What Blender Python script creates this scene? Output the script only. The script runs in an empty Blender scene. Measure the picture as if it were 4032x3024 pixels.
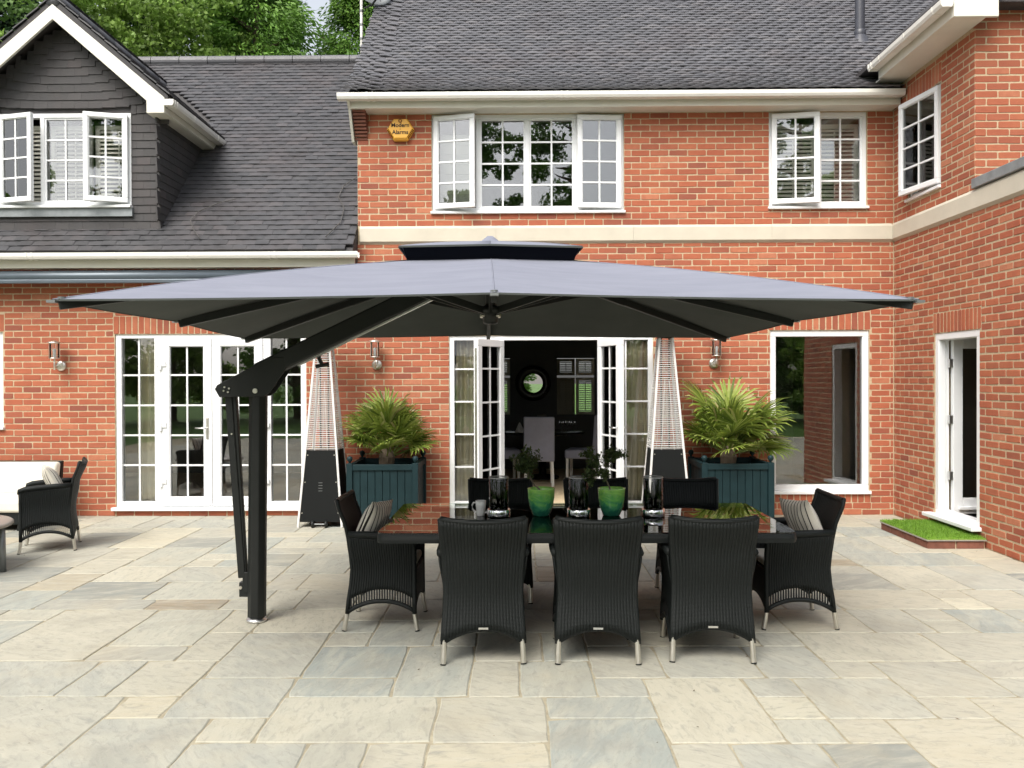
import bpy, math, random
import numpy as np
from mathutils import Matrix, Vector, Euler
R = math.radians
random.seed(7); RNG = np.random.default_rng(7)
scene = bpy.context.scene
C = scene.collection

# ------------------------------------------------------------------ camera
FPX, CH = 3270.0, 1.65
cam_data = bpy.data.cameras.new('camera'); cam = bpy.data.objects.new('camera', cam_data); C.objects.link(cam)
cam_data.sensor_fit = 'HORIZONTAL'; cam_data.sensor_width = 36.0; cam_data.lens = 36.0 * FPX / 4032
cam_data.clip_start = .05; cam_data.clip_end = 600
CAMM = Matrix.Translation((0, 0, CH)) @ Matrix.Rotation(R(.65), 4, 'Z') @ Matrix.Rotation(R(90 - .385), 4, 'X') @ Matrix.Rotation(R(-.2), 4, 'Z')
cam.matrix_world = CAMM
scene.camera = cam
CINV = CAMM.inverted()
# ------------------------------------------------------------------ sky, sun, exposure
SUN_EL, SUN_AZ = 52, 205
world = bpy.data.worlds.new('World'); scene.world = world; world.use_nodes = True
wn = world.node_tree; wn.nodes.clear()
sky = wn.nodes.new('ShaderNodeTexSky'); sky.sky_type = 'NISHITA'; sky.sun_disc = False
sky.sun_elevation = R(SUN_EL); sky.sun_rotation = R(SUN_AZ); sky.air_density = 1.0; sky.dust_density = 4.0; sky.ozone_density = 1.0
hs = wn.nodes.new('ShaderNodeHueSaturation'); hs.inputs['Saturation'].default_value = .30
bg = wn.nodes.new('ShaderNodeBackground'); bg.inputs['Strength'].default_value = .15
wo = wn.nodes.new('ShaderNodeOutputWorld')
wn.links.new(sky.outputs[0], hs.inputs['Color']); wn.links.new(hs.outputs[0], bg.inputs[0]); wn.links.new(bg.outputs[0], wo.inputs[0])
sd = bpy.data.lights.new('sun', 'SUN'); sd.energy = 1.5; sd.angle = R(40); sd.color = (1, .945, .84)
sun = bpy.data.objects.new('sun', sd); C.objects.link(sun)
_az = R(SUN_AZ)
_d = Vector((math.sin(_az) * math.cos(R(SUN_EL)), math.cos(_az) * math.cos(R(SUN_EL)), math.sin(R(SUN_EL))))
sun.rotation_euler = _d.to_track_quat('Z', 'Y').to_euler(); sun.location = _d * 40
vs = scene.view_settings
vs.view_transform = 'Standard'; vs.look = 'None'; vs.gamma = 1; vs.exposure = .95
scene.display_settings.display_device = 'sRGB'
scene.cycles.max_bounces = 8; scene.cycles.diffuse_bounces = 4; scene.cycles.glossy_bounces = 4
scene.cycles.transparent_max_bounces = 24; scene.cycles.caustics_reflective = False; scene.cycles.caustics_refractive = False
scene.cycles.use_denoising = True

def project(p):
    v = CINV @ Vector(p)
    if v.z > -.1: return None
    return 2016 + FPX * v.x / -v.z, 1512 - FPX * v.y / -v.z, -v.z

# ------------------------------------------------------------------ materials
class NT:
    def __init__(s, name):
        s.m = bpy.data.materials.new(name); s.m.use_nodes = True; s.t = s.m.node_tree
        s.b = s.t.nodes['Principled BSDF']; s.out = s.t.nodes['Material Output']
    def n(s, typ, **kw):
        nd = s.t.nodes.new('ShaderNode' + typ)
        for k, v in kw.items():
            if k in nd.inputs: nd.inputs[k].default_value = v
            else: setattr(nd, k, v)
        return nd
    def l(s, a, b): s.t.links.new(a, b)
    def rnd(s, own=False):
        a = s.n('Attribute', attribute_name='rnd')
        if own: return a.outputs['Fac']
        o = s.n('ObjectInfo')
        ad = s.n('Math', operation='ADD'); fr = s.n('Math', operation='FRACT')
        s.l(a.outputs['Fac'], ad.inputs[0]); s.l(o.outputs['Random'], ad.inputs[1]); s.l(ad.outputs[0], fr.inputs[0])
        return fr.outputs[0]
    def ramp(s, fac, stops, interp='LINEAR'):
        r = s.n('ValToRGB'); cr = r.color_ramp; cr.interpolation = interp
        while len(cr.elements) < len(stops): cr.elements.new(.5)
        for e, (p, c) in zip(cr.elements, stops):
            e.position = p; e.color = (*c, 1)
        s.l(fac, r.inputs[0]); return r.outputs[0]
    def noise(s, scale, detail=4, rough=.6, vec=None, dist=0, stretch=None):
        t = s.n('TexNoise', Scale=scale, Detail=detail, Roughness=rough, Distortion=dist)
        if vec is None: vec = s.n('NewGeometry').outputs['Position']
        if stretch:
            mp = s.n('Mapping'); mp.inputs['Scale'].default_value = stretch; s.l(vec, mp.inputs[0]); vec = mp.outputs[0]
        s.l(vec, t.inputs['Vector']); return t.outputs['Fac']
    def mix(s, fac, a, b, mode='MIX'):
        m = s.n('MixRGB', blend_type=mode)
        for i, v in ((0, fac), (1, a), (2, b)):
            if hasattr(v, 'is_linked'): s.l(v, m.inputs[i])
            else: m.inputs[i].default_value = v if i == 0 else (*v, 1)
        return m.outputs[0]
    def mapr(s, v, a, b, c, d):
        m = s.n('MapRange'); s.l(v, m.inputs[0])
        for i, k in enumerate((a, b, c, d)): m.inputs[i + 1].default_value = k
        return m.outputs[0]
    def bump(s, h, strength=.3, dist=.01):
        b = s.n('Bump', Strength=strength, Distance=dist); s.l(h, b.inputs['Height']); s.l(b.outputs[0], s.b.inputs['Normal'])
    def set(s, color=None, rough=None, metal=None, spec=None, **kw):
        for k, v in (('Base Color', color), ('Roughness', rough), ('Metallic', metal), ('Specular IOR Level', spec)):
            if v is None: continue
            if hasattr(v, 'is_linked'): s.l(v, s.b.inputs[k])
            elif k == 'Base Color': s.b.inputs[k].default_value = (*v, 1)
            else: s.b.inputs[k].default_value = v
        for k, v in kw.items(): s.b.inputs[k].default_value = v
        return s.m

M = {}
def plain(name, col, rough=.5, metal=0, spec=.5, var=.12, scale=6, bump=0, bscale=200):
    t = NT(name); n = t.noise(scale, 5)
    f = t.mapr(n, .3, .7, 1 - var, 1 + var)
    c = t.mix(1, col, (1, 1, 1), 'MULTIPLY'); vm = t.n('VectorMath', operation='SCALE'); t.l(c, vm.inputs[0]); t.l(f, vm.inputs['Scale'])
    if bump: t.bump(t.noise(bscale, 3), bump, .004)
    M[name] = t.set(vm.outputs[0], t.mapr(n, .3, .7, rough * .9, min(1, rough * 1.12)), metal, spec); return M[name]

def m_brick():
    t = NT('brick'); r = t.rnd()
    c = t.ramp(r, [(0, (.25, .084, .058)), (.08, (.31, .098, .060)), (.2, (.365, .108, .060)), (.5, (.405, .122, .066)), (.7, (.44, .142, .077)), (.84, (.345, .108, .065)), (.92, (.445, .158, .088)), (1, (.50, .21, .122))])
    n1 = t.noise(14, 6, .65); n2 = t.noise(60, 5, .7, stretch=(1, 1, 2.2))
    c = t.mix(t.mapr(n1, .38, .72, 0, .45), c, (.30, .085, .052))
    c = t.mix(t.mapr(n2, .6, .78, 0, .45), c, (.58, .29, .16))
    n3 = t.noise(2.1, 4)
    c = t.mix(t.mapr(n3, .45, .75, 0, .3), c, (.50, .19, .09)); n6 = t.noise(.55, 5, .65, None, .6, (1, 1, .45)); c = t.mix(t.mapr(n6, .5, .72, 0, .3), c, (.25, .085, .045))
    t.bump(t.noise(90, 6, .7), .55, .006); M['brick'] = t.set(c, .85, 0, .25)
    t = NT('mortar'); n = t.noise(30, 6, .7)
    c = t.ramp(n, [(.3, (.41, .315, .205)), (.55, (.52, .41, .275)), (.8, (.60, .495, .35))]); t.bump(t.noise(220, 4), .5, .004); M['mortar'] = t.set(c, .95, 0, .1)
m_brick()
def m_tile(name, tones, rough):
    t = NT(name); r = t.rnd(); c = t.ramp(r, tones)
    n = t.noise(9, 6, .65); c = t.mix(t.mapr(n, .4, .75, 0, .5), c, (.085, .083, .088))
    n2 = t.noise(1.1, 4); c = t.mix(t.mapr(n2, .5, .72, 0, .35), c, (.075, .055, .052))
    n4 = t.noise(45, 4, .7); c = t.mix(t.mapr(n4, .66, .74, 0, .35), c, (.16, .165, .14))
    t.bump(t.noise(160, 4), .35, .004); M[name] = t.set(c, t.mapr(n, .3, .7, rough - .08, rough + .12), 0, .5)
m_tile('roof_tile', [(0, (.090, .090, .099)), (.4, (.105, .105, .115)), (.75, (.117, .116, .127)), (1, (.145, .14, .147))], .42)
m_tile('slate_tile', [(0, (.040, .040, .044)), (.4, (.048, .048, .052)), (.75, (.055, .054, .059)), (1, (.072, .066, .069))], .48)
m_tile('hung_tile', [(0, (.036, .034, .034)), (.5, (.043, .040, .041)), (.85, (.049, .045, .045)), (1, (.058, .049, .049))], .7)
def m_slab():
    t = NT('sandstone'); r = t.rnd(True)
    c = t.ramp(r, [(0, (.425, .395, .31)), (.17, (.385, .370, .305)), (.32, (.34, .342, .30)), (.45, (.445, .42, .335)), (.58, (.275, .30, .28)), (.70, (.40, .382, .315)), (.82, (.345, .335, .285)), (.90, (.205, .218, .205)), (.95, (.50, .47, .365)), (.985, (.255, .21, .15)), (1, (.255, .21, .15))])
    g = t.n('NewGeometry').outputs['Position']
    rot = t.n('VectorRotate', rotation_type='Z_AXIS'); t.l(g, rot.inputs['Vector']); sc = t.n('Math', operation='MULTIPLY'); sc.inputs[1].default_value = 3.1
    t.l(r, sc.inputs[0]); t.l(sc.outputs[0], rot.inputs['Angle'])
    n1 = t.noise(2.6, 7, .62, rot.outputs[0], 1.2, (1, 3.2, 1))
    n2 = t.noise(11, 6, .65, rot.outputs[0], .8, (1, 2.5, 1))
    c = t.mix(t.mapr(n1, .42, .70, 0, .55), c, (.48, .455, .37))
    c = t.mix(t.mapr(n2, .50, .72, 0, .65), c, (.235, .238, .215))
    n5 = t.noise(1.7, 5, .6); c = t.mix(t.mapr(n5, .52, .78, 0, .35), c, (.43, .365, .25)); n7 = t.noise(4.5, 6, .7, None, 1.5); c = t.mix(t.mapr(n7, .60, .70, 0, .4), c, (.20, .20, .175)); n8 = t.noise(1.1, 6, .65, None, 1.2); c = t.mix(t.mapr(n8, .50, .66, 0, .38), c, (.235, .225, .19)); n9 = t.noise(75, 3, .6); c = t.mix(t.mapr(n9, .67, .72, 0, .5), c, (.16, .145, .115))
    n4 = t.noise(38, 5, .75); c = t.mix(t.mapr(n4, .69, .75, 0, .55), c, (.20, .18, .145))
    t.bump(t.mix(.5, n1, t.noise(40, 6, .7)), .35, .012); M['sandstone'] = t.set(c, .78, 0, .3)
    t = NT('joint'); n = t.noise(9, 6); c = t.ramp(n, [(.3, (.26, .23, .165)), (.6, (.40, .36, .265)), (.8, (.48, .43, .33))])
    t.bump(t.noise(260, 3), .6, .004); M['joint'] = t.set(c, .95, 0, .1)
m_slab()
plain('white_plastic', (.82, .83, .84), .32, 0, .5, .03, 3)
plain('cream_paint', (.72, .70, .62), .42, 0, .5, .05, 4)
plain('gutter_white', (.76, .74, .69), .35, 0, .5, .05, 6)
plain('stone_band', (.58, .53, .435), .8, 0, .3, .06, 3, .2, 90)
plain('lead', (.25, .27, .28), .5, .3, .5, .2, 9)
plain('black_metal', (.011, .0125, .012), .45, 0, .35, .1, 8)
plain('black_panel', (.006, .007, .007), .55, 0, .2, .1, 8)
plain('steel', (.72, .69, .63), .34, 1, .5, .08, 12)
plain('chrome', (.80, .80, .80), .08, 1, .5, .03, 12)
plain('bright_metal', (.74, .74, .73), .34, 1, .5, .05, 14)
plain('pale_metal', (.66, .65, .63), .4, 0, .5, .04, 14)
plain('awning', (.11, .135, .16), .35, .3, .5, .05, 4)
plain('planter_paint', (.007, .024, .028), .55, 0, .25, .15, 7, .15, 60)
plain('soil', (.025, .018, .013), .95, 0, .1, .3, 30, .8, 60)
plain('cream_cushion', (.74, .70, .60), .85, 0, .2, .05, 5, .12, 300)
plain('curtain', (.82, .76, .55), .9, 0, .2, .06, 5, .1, 300)
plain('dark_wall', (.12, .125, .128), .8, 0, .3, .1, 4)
plain('room_wall', (.22, .215, .195), .9, 0, .2, .08, 4)
plain('pale_wall', (.42, .43, .37), .9, 0, .2, .05, 4)
plain('carpet', (.66, .53, .35), .95, 0, .1, .1, 20, .3, 400)
plain('grey_fabric', (.36, .37, .46), .9, 0, .2, .06, 9, .15, 400)
plain('white_wood', (.82, .80, .75), .5, 0, .4, .05, 9)
plain('dark_wood', (.018, .016, .015), .25, 0, .5, .1, 9)
plain('bark', (.11, .085, .06), .9, 0, .2, .3, 8, .8, 30)
plain('pine_bark', (.14, .085, .055), .9, 0, .2, .3, 8, .8, 30)
plain('twig', (.19, .15, .115), .9, 0, .2, .2, 20, .4, 90)
plain('mug_china', (.78, .77, .75), .18, 0, .5, .02, 8)
plain('coffee_top', (.30, .27, .24), .35, 0, .5, .12, 6)
plain('grey_metal', (.20, .21, .21), .4, .5, .5, .1, 6)
plain('alarm_yellow', (.80, .42, .055), .4, 0, .5, .05, 6)
plain('print_black', (.012, .011, .011), .6, 0, .3, .02, 6)
plain('print_brown', (.24, .09, .01), .6, 0, .3, .02, 6)
plain('flue_black', (.05, .052, .065), .38, 0, .5, .1, 6)
plain('red_brown_brick', (.20, .085, .06), .9, 0, .2, .25, 12, .5, 80)
plain('wire', (.10, .095, .09), .6, 0, .3, .1, 6)
plain('louvre', (.80, .78, .70), .5, 0, .4, .03, 6)
plain('shaded_louvre', (.34, .32, .26), .6, 0, .4, .05, 6)  # louvre copy with the dimness of closed slats put into its colour
plain('bulb', (.85, .85, .83), .3, 0, .5, .02, 6)
def m_fabric():
    t = NT('canopy_fabric'); g = t.n('NewGeometry').outputs['Position']
    n = t.noise(2.2, 5, .6, g, .6, (1, 5, 5)); c = t.ramp(n, [(.3, (.188, .198, .243)), (.7, (.218, .228, .275))])
    t.bump(t.noise(3.5, 5, .6, g, .4, (1, 6, 6)), .22, .02); M['canopy_fabric'] = t.set(c, .9, 0, .15)
    t = NT('canopy_fabric_shaded'); n = t.noise(3, 4); c = t.ramp(n, [(.3, (.062, .069, .066)), (.7, (.074, .081, .077))]); t.bump(t.noise(500, 2), .1, .002); M['canopy_fabric_shaded'] = t.set(c, .9, 0, .2)  # second one: darker copy of the canopy fabric, underside shade put into its colour
    t = NT('vent_mesh'); M['vent_mesh'] = t.set((.006, .007, .012), .9, 0, .1)
m_fabric()
def m_wicker():
    t = NT('wicker'); co = t.n('TexCoord').outputs['Object']
    w = t.n('TexWave', wave_type='BANDS', bands_direction='Z', Scale=42, Distortion=.4, Detail=1); t.l(co, w.inputs['Vector'])
    n = t.noise(18, 3, .6, co); c = t.ramp(w.outputs['Fac'], [(.1, (.0045, .0058, .0057)), (.8, (.0115, .0142, .014))])
    c = t.mix(t.mapr(n, .66, .8, 0, .3), c, (.03, .032, .036)); t.bump(w.outputs['Fac'], .35, .003)
    M['wicker'] = t.set(c, .5, 0, .22)
    t = NT('wicker_top'); co = t.n('TexCoord').outputs['Object']; h = []
    for d in ('X', 'Y'):
        w = t.n('TexWave', wave_type='BANDS', bands_direction=d, Scale=22, Distortion=.4); t.l(co, w.inputs['Vector']); h.append(w.outputs['Fac'])
    mx = t.mix(1, h[0], h[1], 'DIFFERENCE'); c = t.ramp(mx, [(.1, (.006, .007, .007)), (.8, (.035, .036, .034))]); t.bump(mx, .6, .004); M['wicker_top'] = t.set(c, .5, 0, .4)
m_wicker()
def m_glass(name, ior, tint=(1, 1, 1), wob=0, base=0):
    t = NT(name); t.t.nodes.remove(t.b)
    fr = t.n('Fresnel', IOR=ior); tr = t.n('BsdfTransparent', Color=(*tint, 1)); gl = t.n('BsdfGlossy', Roughness=0.0)
    mx = t.n('MixShader')
    if wob:
        b = t.n('Bump', Strength=wob, Distance=.02); t.l(t.noise(1.6, 2), b.inputs['Height']); t.l(b.outputs[0], gl.inputs['Normal'])
    ad = t.n('Math', operation='ADD', use_clamp=True); ad.inputs[1].default_value = base; t.l(fr.outputs[0], ad.inputs[0])
    t.l(ad.outputs[0], mx.inputs[0]); t.l(tr.outputs[0], mx.inputs[1]); t.l(gl.outputs[0], mx.inputs[2]); t.l(mx.outputs[0], t.out.inputs[0]); M[name] = t.m
m_glass('window_glass', 1.45, (.985, .992, .988), .05, .115)
m_glass('thin_glass', 1.5, (.985, .99, .988), 0, .02)
m_glass('table_glass', 1.52, (.80, .87, .84), .012, 0)
def m_mirror():
    t = NT('mirror'); M['mirror'] = t.set((.9, .9, .9), .01, 1)
m_mirror()
def m_leaf(name, tones, trans=.35):
    t = NT(name); r = t.rnd(); c = t.ramp(r, tones); n = t.noise(.8, 3)
    vm = t.n('VectorMath', operation='SCALE'); t.l(c, vm.inputs[0]); t.l(t.mapr(n, .3, .7, .75, 1.25), vm.inputs['Scale'])
    t.set(vm.outputs[0], .5, 0, .35)
    tl = t.n('BsdfTranslucent'); t.l(vm.outputs[0], tl.inputs[0]); mx = t.n('MixShader'); mx.inputs[0].default_value = trans
    t.l(t.b.outputs[0], mx.inputs[1]); t.l(tl.outputs[0], mx.inputs[2]); t.l(mx.outputs[0], t.out.inputs[0]); M[name] = t.m
m_leaf('oak_leaf', [(0, (.11, .18, .03)), (.5, (.21, .34, .065)), (1, (.33, .47, .12))])
m_leaf('pale_leaf', [(0, (.07, .13, .035)), (.5, (.13, .23, .06)), (1, (.20, .31, .10))])
m_leaf('conifer_leaf', [(0, (.06, .14, .022)), (.5, (.13, .26, .04)), (1, (.21, .37, .07))])
m_leaf('dark_leaf', [(0, (.012, .032, .014)), (.5, (.025, .055, .022)), (1, (.045, .085, .03))])
m_leaf('palm_leaf', [(0, (.07, .11, .018)), (.4, (.145, .21, .03)), (.8, (.25, .315, .055)), (.94, (.31, .36, .11)), (1, (.36, .30, .14))], .3)
m_leaf('shrub_leaf', [(0, (.025, .045, .015)), (.6, (.06, .095, .028)), (1, (.11, .15, .045))], .25)
m_leaf('dry_leaf', [(0, (.05, .035, .02)), (.7, (.14, .09, .05)), (1, (.5, .46, .38))], .1)
m_leaf('turf', [(0, (.09, .19, .018)), (.5, (.17, .33, .035)), (1, (.28, .47, .07))], .3)
def m_lawn():
    t = NT('lawn'); n = t.noise(.6, 6); c = t.ramp(n, [(.3, (.045, .10, .018)), (.7, (.085, .17, .03))]); t.bump(t.noise(30, 5), .6, .05); M['lawn'] = t.set(c, .9, 0, .2)
    t = NT('striped_cotton'); co = t.n('TexCoord').outputs['Object']
    sx = t.n('SeparateXYZ'); t.l(co, sx.inputs[0])
    m1 = t.n('Math', operation='MULTIPLY'); m1.inputs[1].default_value = 24; t.l(sx.outputs[0], m1.inputs[0])
    fr = t.n('Math', operation='FRACT'); t.l(m1.outputs[0], fr.inputs[0])
    c = t.ramp(fr.outputs[0], [(0, (.68, .64, .56)), (.55, (.68, .64, .56)), (.58, (.03, .028, .026)), (.78, (.66, .62, .54)), (.90, (.40, .38, .34)), (.95, (.68, .64, .56))], 'CONSTANT')
    t.bump(t.noise(240, 3, .6, co), .2, .004); M['striped_cotton'] = t.set(c, .9, 0, .15)
    t = NT('green_glass'); co = t.n('TexCoord').outputs['Object']; sx = t.n('SeparateXYZ'); t.l(co, sx.inputs[0])
    n = t.noise(9, 6, .65, co, 1.6, (1, 1, 1.8)); z = t.mapr(sx.outputs[2], .02, .17, 0, 1)
    ad = t.n('Math', operation='ADD'); t.l(z, ad.inputs[0]); t.l(t.mapr(n, .3, .7, -.3, .3), ad.inputs[1])
    c = t.ramp(ad.outputs[0], [(0, (.02, .13, .085)), (.35, (.05, .27, .12)), (.6, (.13, .44, .10)), (1, (.33, .66, .13))])
    n2 = t.noise(22, 5, .6, co, 2, (1, 1, .4)); c = t.mix(t.mapr(n2, .6, .74, 0, .6), c, (.33, .45, .36)); M['green_glass'] = t.set(c, .12, 0, .6)
m_lawn()

# ------------------------------------------------------------------ mesh helpers
class MB:
    def __init__(s, T=None): s.v = []; s.f = []; s.T = T
    def add(s, vs, fs):
        o = len(s.v)
        s.v += [tuple(s.T @ Vector(p)) if s.T else tuple(p) for p in vs]
        s.f += [tuple(i + o for i in f) for f in fs]; return s
    def box(s, x0, x1, y0, y1, z0, z1):
        return s.add([(x0, y0, z0), (x1, y0, z0), (x1, y1, z0), (x0, y1, z0), (x0, y0, z1), (x1, y0, z1), (x1, y1, z1), (x0, y1, z1)],
                     [(3, 2, 1, 0), (4, 5, 6, 7), (0, 1, 5, 4), (1, 2, 6, 5), (2, 3, 7, 6), (3, 0, 4, 7)])
    def ring(s, x0, x1, z0, z1, w, y0, y1):
        s.box(x0, x1, y0, y1, z0, z0 + w); s.box(x0, x1, y0, y1, z1 - w, z1)
        s.box(x0, x0 + w, y0, y1, z0 + w, z1 - w); s.box(x1 - w, x1, y0, y1, z0 + w, z1 - w); return s
    def prism(s, poly, fn, a, b):
        n = len(poly); vs = [fn(p, q, a) for p, q in poly] + [fn(p, q, b) for p, q in poly]
        return s.add(vs, [tuple(range(n - 1, -1, -1)), tuple(range(n, 2 * n))] + [(i, (i + 1) % n, n + (i + 1) % n, n + i) for i in range(n)])
    def tube(s, pts, rad, n=8, caps=True):
        pts = [Vector(p) for p in pts]; k = len(pts); rad = rad if hasattr(rad, '__len__') else [rad] * k; vs = []
        up = None
        for i, p in enumerate(pts):
            d = (pts[min(i + 1, k - 1)] - pts[max(i - 1, 0)]).normalized()
            if up is None: up = Vector((0, 0, 1)) if abs(d.z) < .9 else Vector((0, 1, 0))
            a = d.cross(up).normalized(); b = d.cross(a).normalized(); up = -b if False else up
            vs += [p + (a * math.cos(t) + b * math.sin(t)) * rad[i] for t in [2 * math.pi * j / n for j in range(n)]]
        fs = [(i * n + j, i * n + (j + 1) % n, (i + 1) * n + (j + 1) % n, (i + 1) * n + j) for i in range(k - 1) for j in range(n)]
        if caps: fs += [tuple(range(n - 1, -1, -1)), tuple(range((k - 1) * n, k * n))]
        return s.add(vs, fs)
    def bar(s, p, q, w, h, up=(0, 0, 1)):
        p, q = Vector(p), Vector(q); d = (q - p).normalized(); a = d.cross(Vector(up)).normalized(); b = a.cross(d).normalized(); vs = []
        for c in (p, q): vs += [c - a * w / 2 - b * h / 2, c + a * w / 2 - b * h / 2, c + a * w / 2 + b * h / 2, c - a * w / 2 + b * h / 2]
        return s.add(vs, [(3, 2, 1, 0), (4, 5, 6, 7), (0, 1, 5, 4), (1, 2, 6, 5), (2, 3, 7, 6), (3, 0, 4, 7)])
    def lathe(s, prof, n=24, c=(0, 0, 0), closed=False):
        vs = [(c[0] + r * math.cos(2 * math.pi * j / n), c[1] + r * math.sin(2 * math.pi * j / n), c[2] + z) for r, z in prof for j in range(n)]; k = len(prof)
        fs = [(i * n + j, i * n + (j + 1) % n, (i + 1) * n + (j + 1) % n, (i + 1) * n + j) for i in range(k - 1) for j in range(n)]
        if closed: fs += [((k - 1) * n + j, (k - 1) * n + (j + 1) % n, (j + 1) % n, j) for j in range(n)]
        return s.add(vs, fs)
    def grid(s, fn, nu, nv, flip=False):
        vs = [fn(i / nu, j / nv) for j in range(nv + 1) for i in range(nu + 1)]; w = nu + 1
        fs = [(j * w + i, j * w + i + 1, (j + 1) * w + i + 1, (j + 1) * w + i) for j in range(nv) for i in range(nu)]
        if flip: fs = [f[::-1] for f in fs]
        return s.add(vs, fs)
    def mesh(s, name, m, smooth=False):
        me = bpy.data.meshes.new(name); me.from_pydata(s.v, [], s.f); me.materials.append(M[m] if isinstance(m, str) else m)
        if smooth: me.shade_smooth()
        me.update(); return me
    def build(s, name, m, parent=None, smooth=False, bevel=0, seg=2, loc=None, solid=0):
        o = bpy.data.objects.new(name, s.mesh(name, m, smooth)); C.objects.link(o)
        if parent: o.parent = parent
        if loc: o.location = loc
        if solid:
            md = o.modifiers.new('solid', 'SOLIDIFY'); md.thickness = solid; md.offset = 0
        if bevel:
            md = o.modifiers.new('bevel', 'BEVEL'); md.width = bevel; md.segments = seg; md.limit_method = 'ANGLE'; md.angle_limit = R(40)
        return o
def np_mesh(name, V, F, m, rnd=None, smooth=False):
    me = bpy.data.meshes.new(name); V = np.asarray(V, 'f4').reshape(-1, 3); F = np.asarray(F, 'i4'); k = F.shape[1]
    me.vertices.add(len(V)); me.vertices.foreach_set('co', V.ravel()); me.loops.add(F.size); me.loops.foreach_set('vertex_index', F.ravel())
    me.polygons.add(len(F)); me.polygons.foreach_set('loop_start', np.arange(0, F.size, k, dtype='i4')); me.polygons.foreach_set('loop_total', np.full(len(F), k, 'i4'))
    me.update(calc_edges=True); me.materials.append(M[m])
    if rnd is not None:
        a = me.attributes.new('rnd', 'FLOAT', 'FACE'); a.data.foreach_set('value', np.asarray(rnd, 'f4'))
    if smooth: me.shade_smooth()
    return me
def obj(name, me, parent=None, loc=None, rot=None, scale=None):
    o = bpy.data.objects.new(name, me); C.objects.link(o)
    if parent: o.parent = parent
    if loc is not None: o.location = loc
    if rot is not None: o.rotation_euler = rot
    if scale is not None: o.scale = scale
    return o
def empty(name, parent=None, loc=(0, 0, 0), rz=0):
    o = bpy.data.objects.new(name, None); C.objects.link(o); o.location = loc; o.rotation_euler = (0, 0, rz); o.empty_display_size = .1
    if parent: o.parent = parent
    return o
def tag(o, label=None, cat=None, group=None, kind=None):
    for k, v in (('label', label), ('category', cat), ('group', group), ('kind', kind)):
        if v: o[k] = v
    return o
def copy_tree(o, parent=None):
    c = o.copy(); C.objects.link(c)
    if parent: c.parent = parent
    for ch in list(o.children): copy_tree(ch, c)
    return c
def bake(o):
    dg = bpy.context.evaluated_depsgraph_get(); me = bpy.data.meshes.new_from_object(o.evaluated_get(dg)); o.modifiers.clear(); o.data = me; return o

# ================================================================== SETTING
g = MB(); g.add([(-220, -220, -.04), (220, -220, -.04), (220, 260, -.04), (-220, 260, -.04)], [(0, 1, 2, 3)])
tag(g.build('lawn', 'lawn'), 'green lawn around the house', None, None, 'structure')

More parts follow.
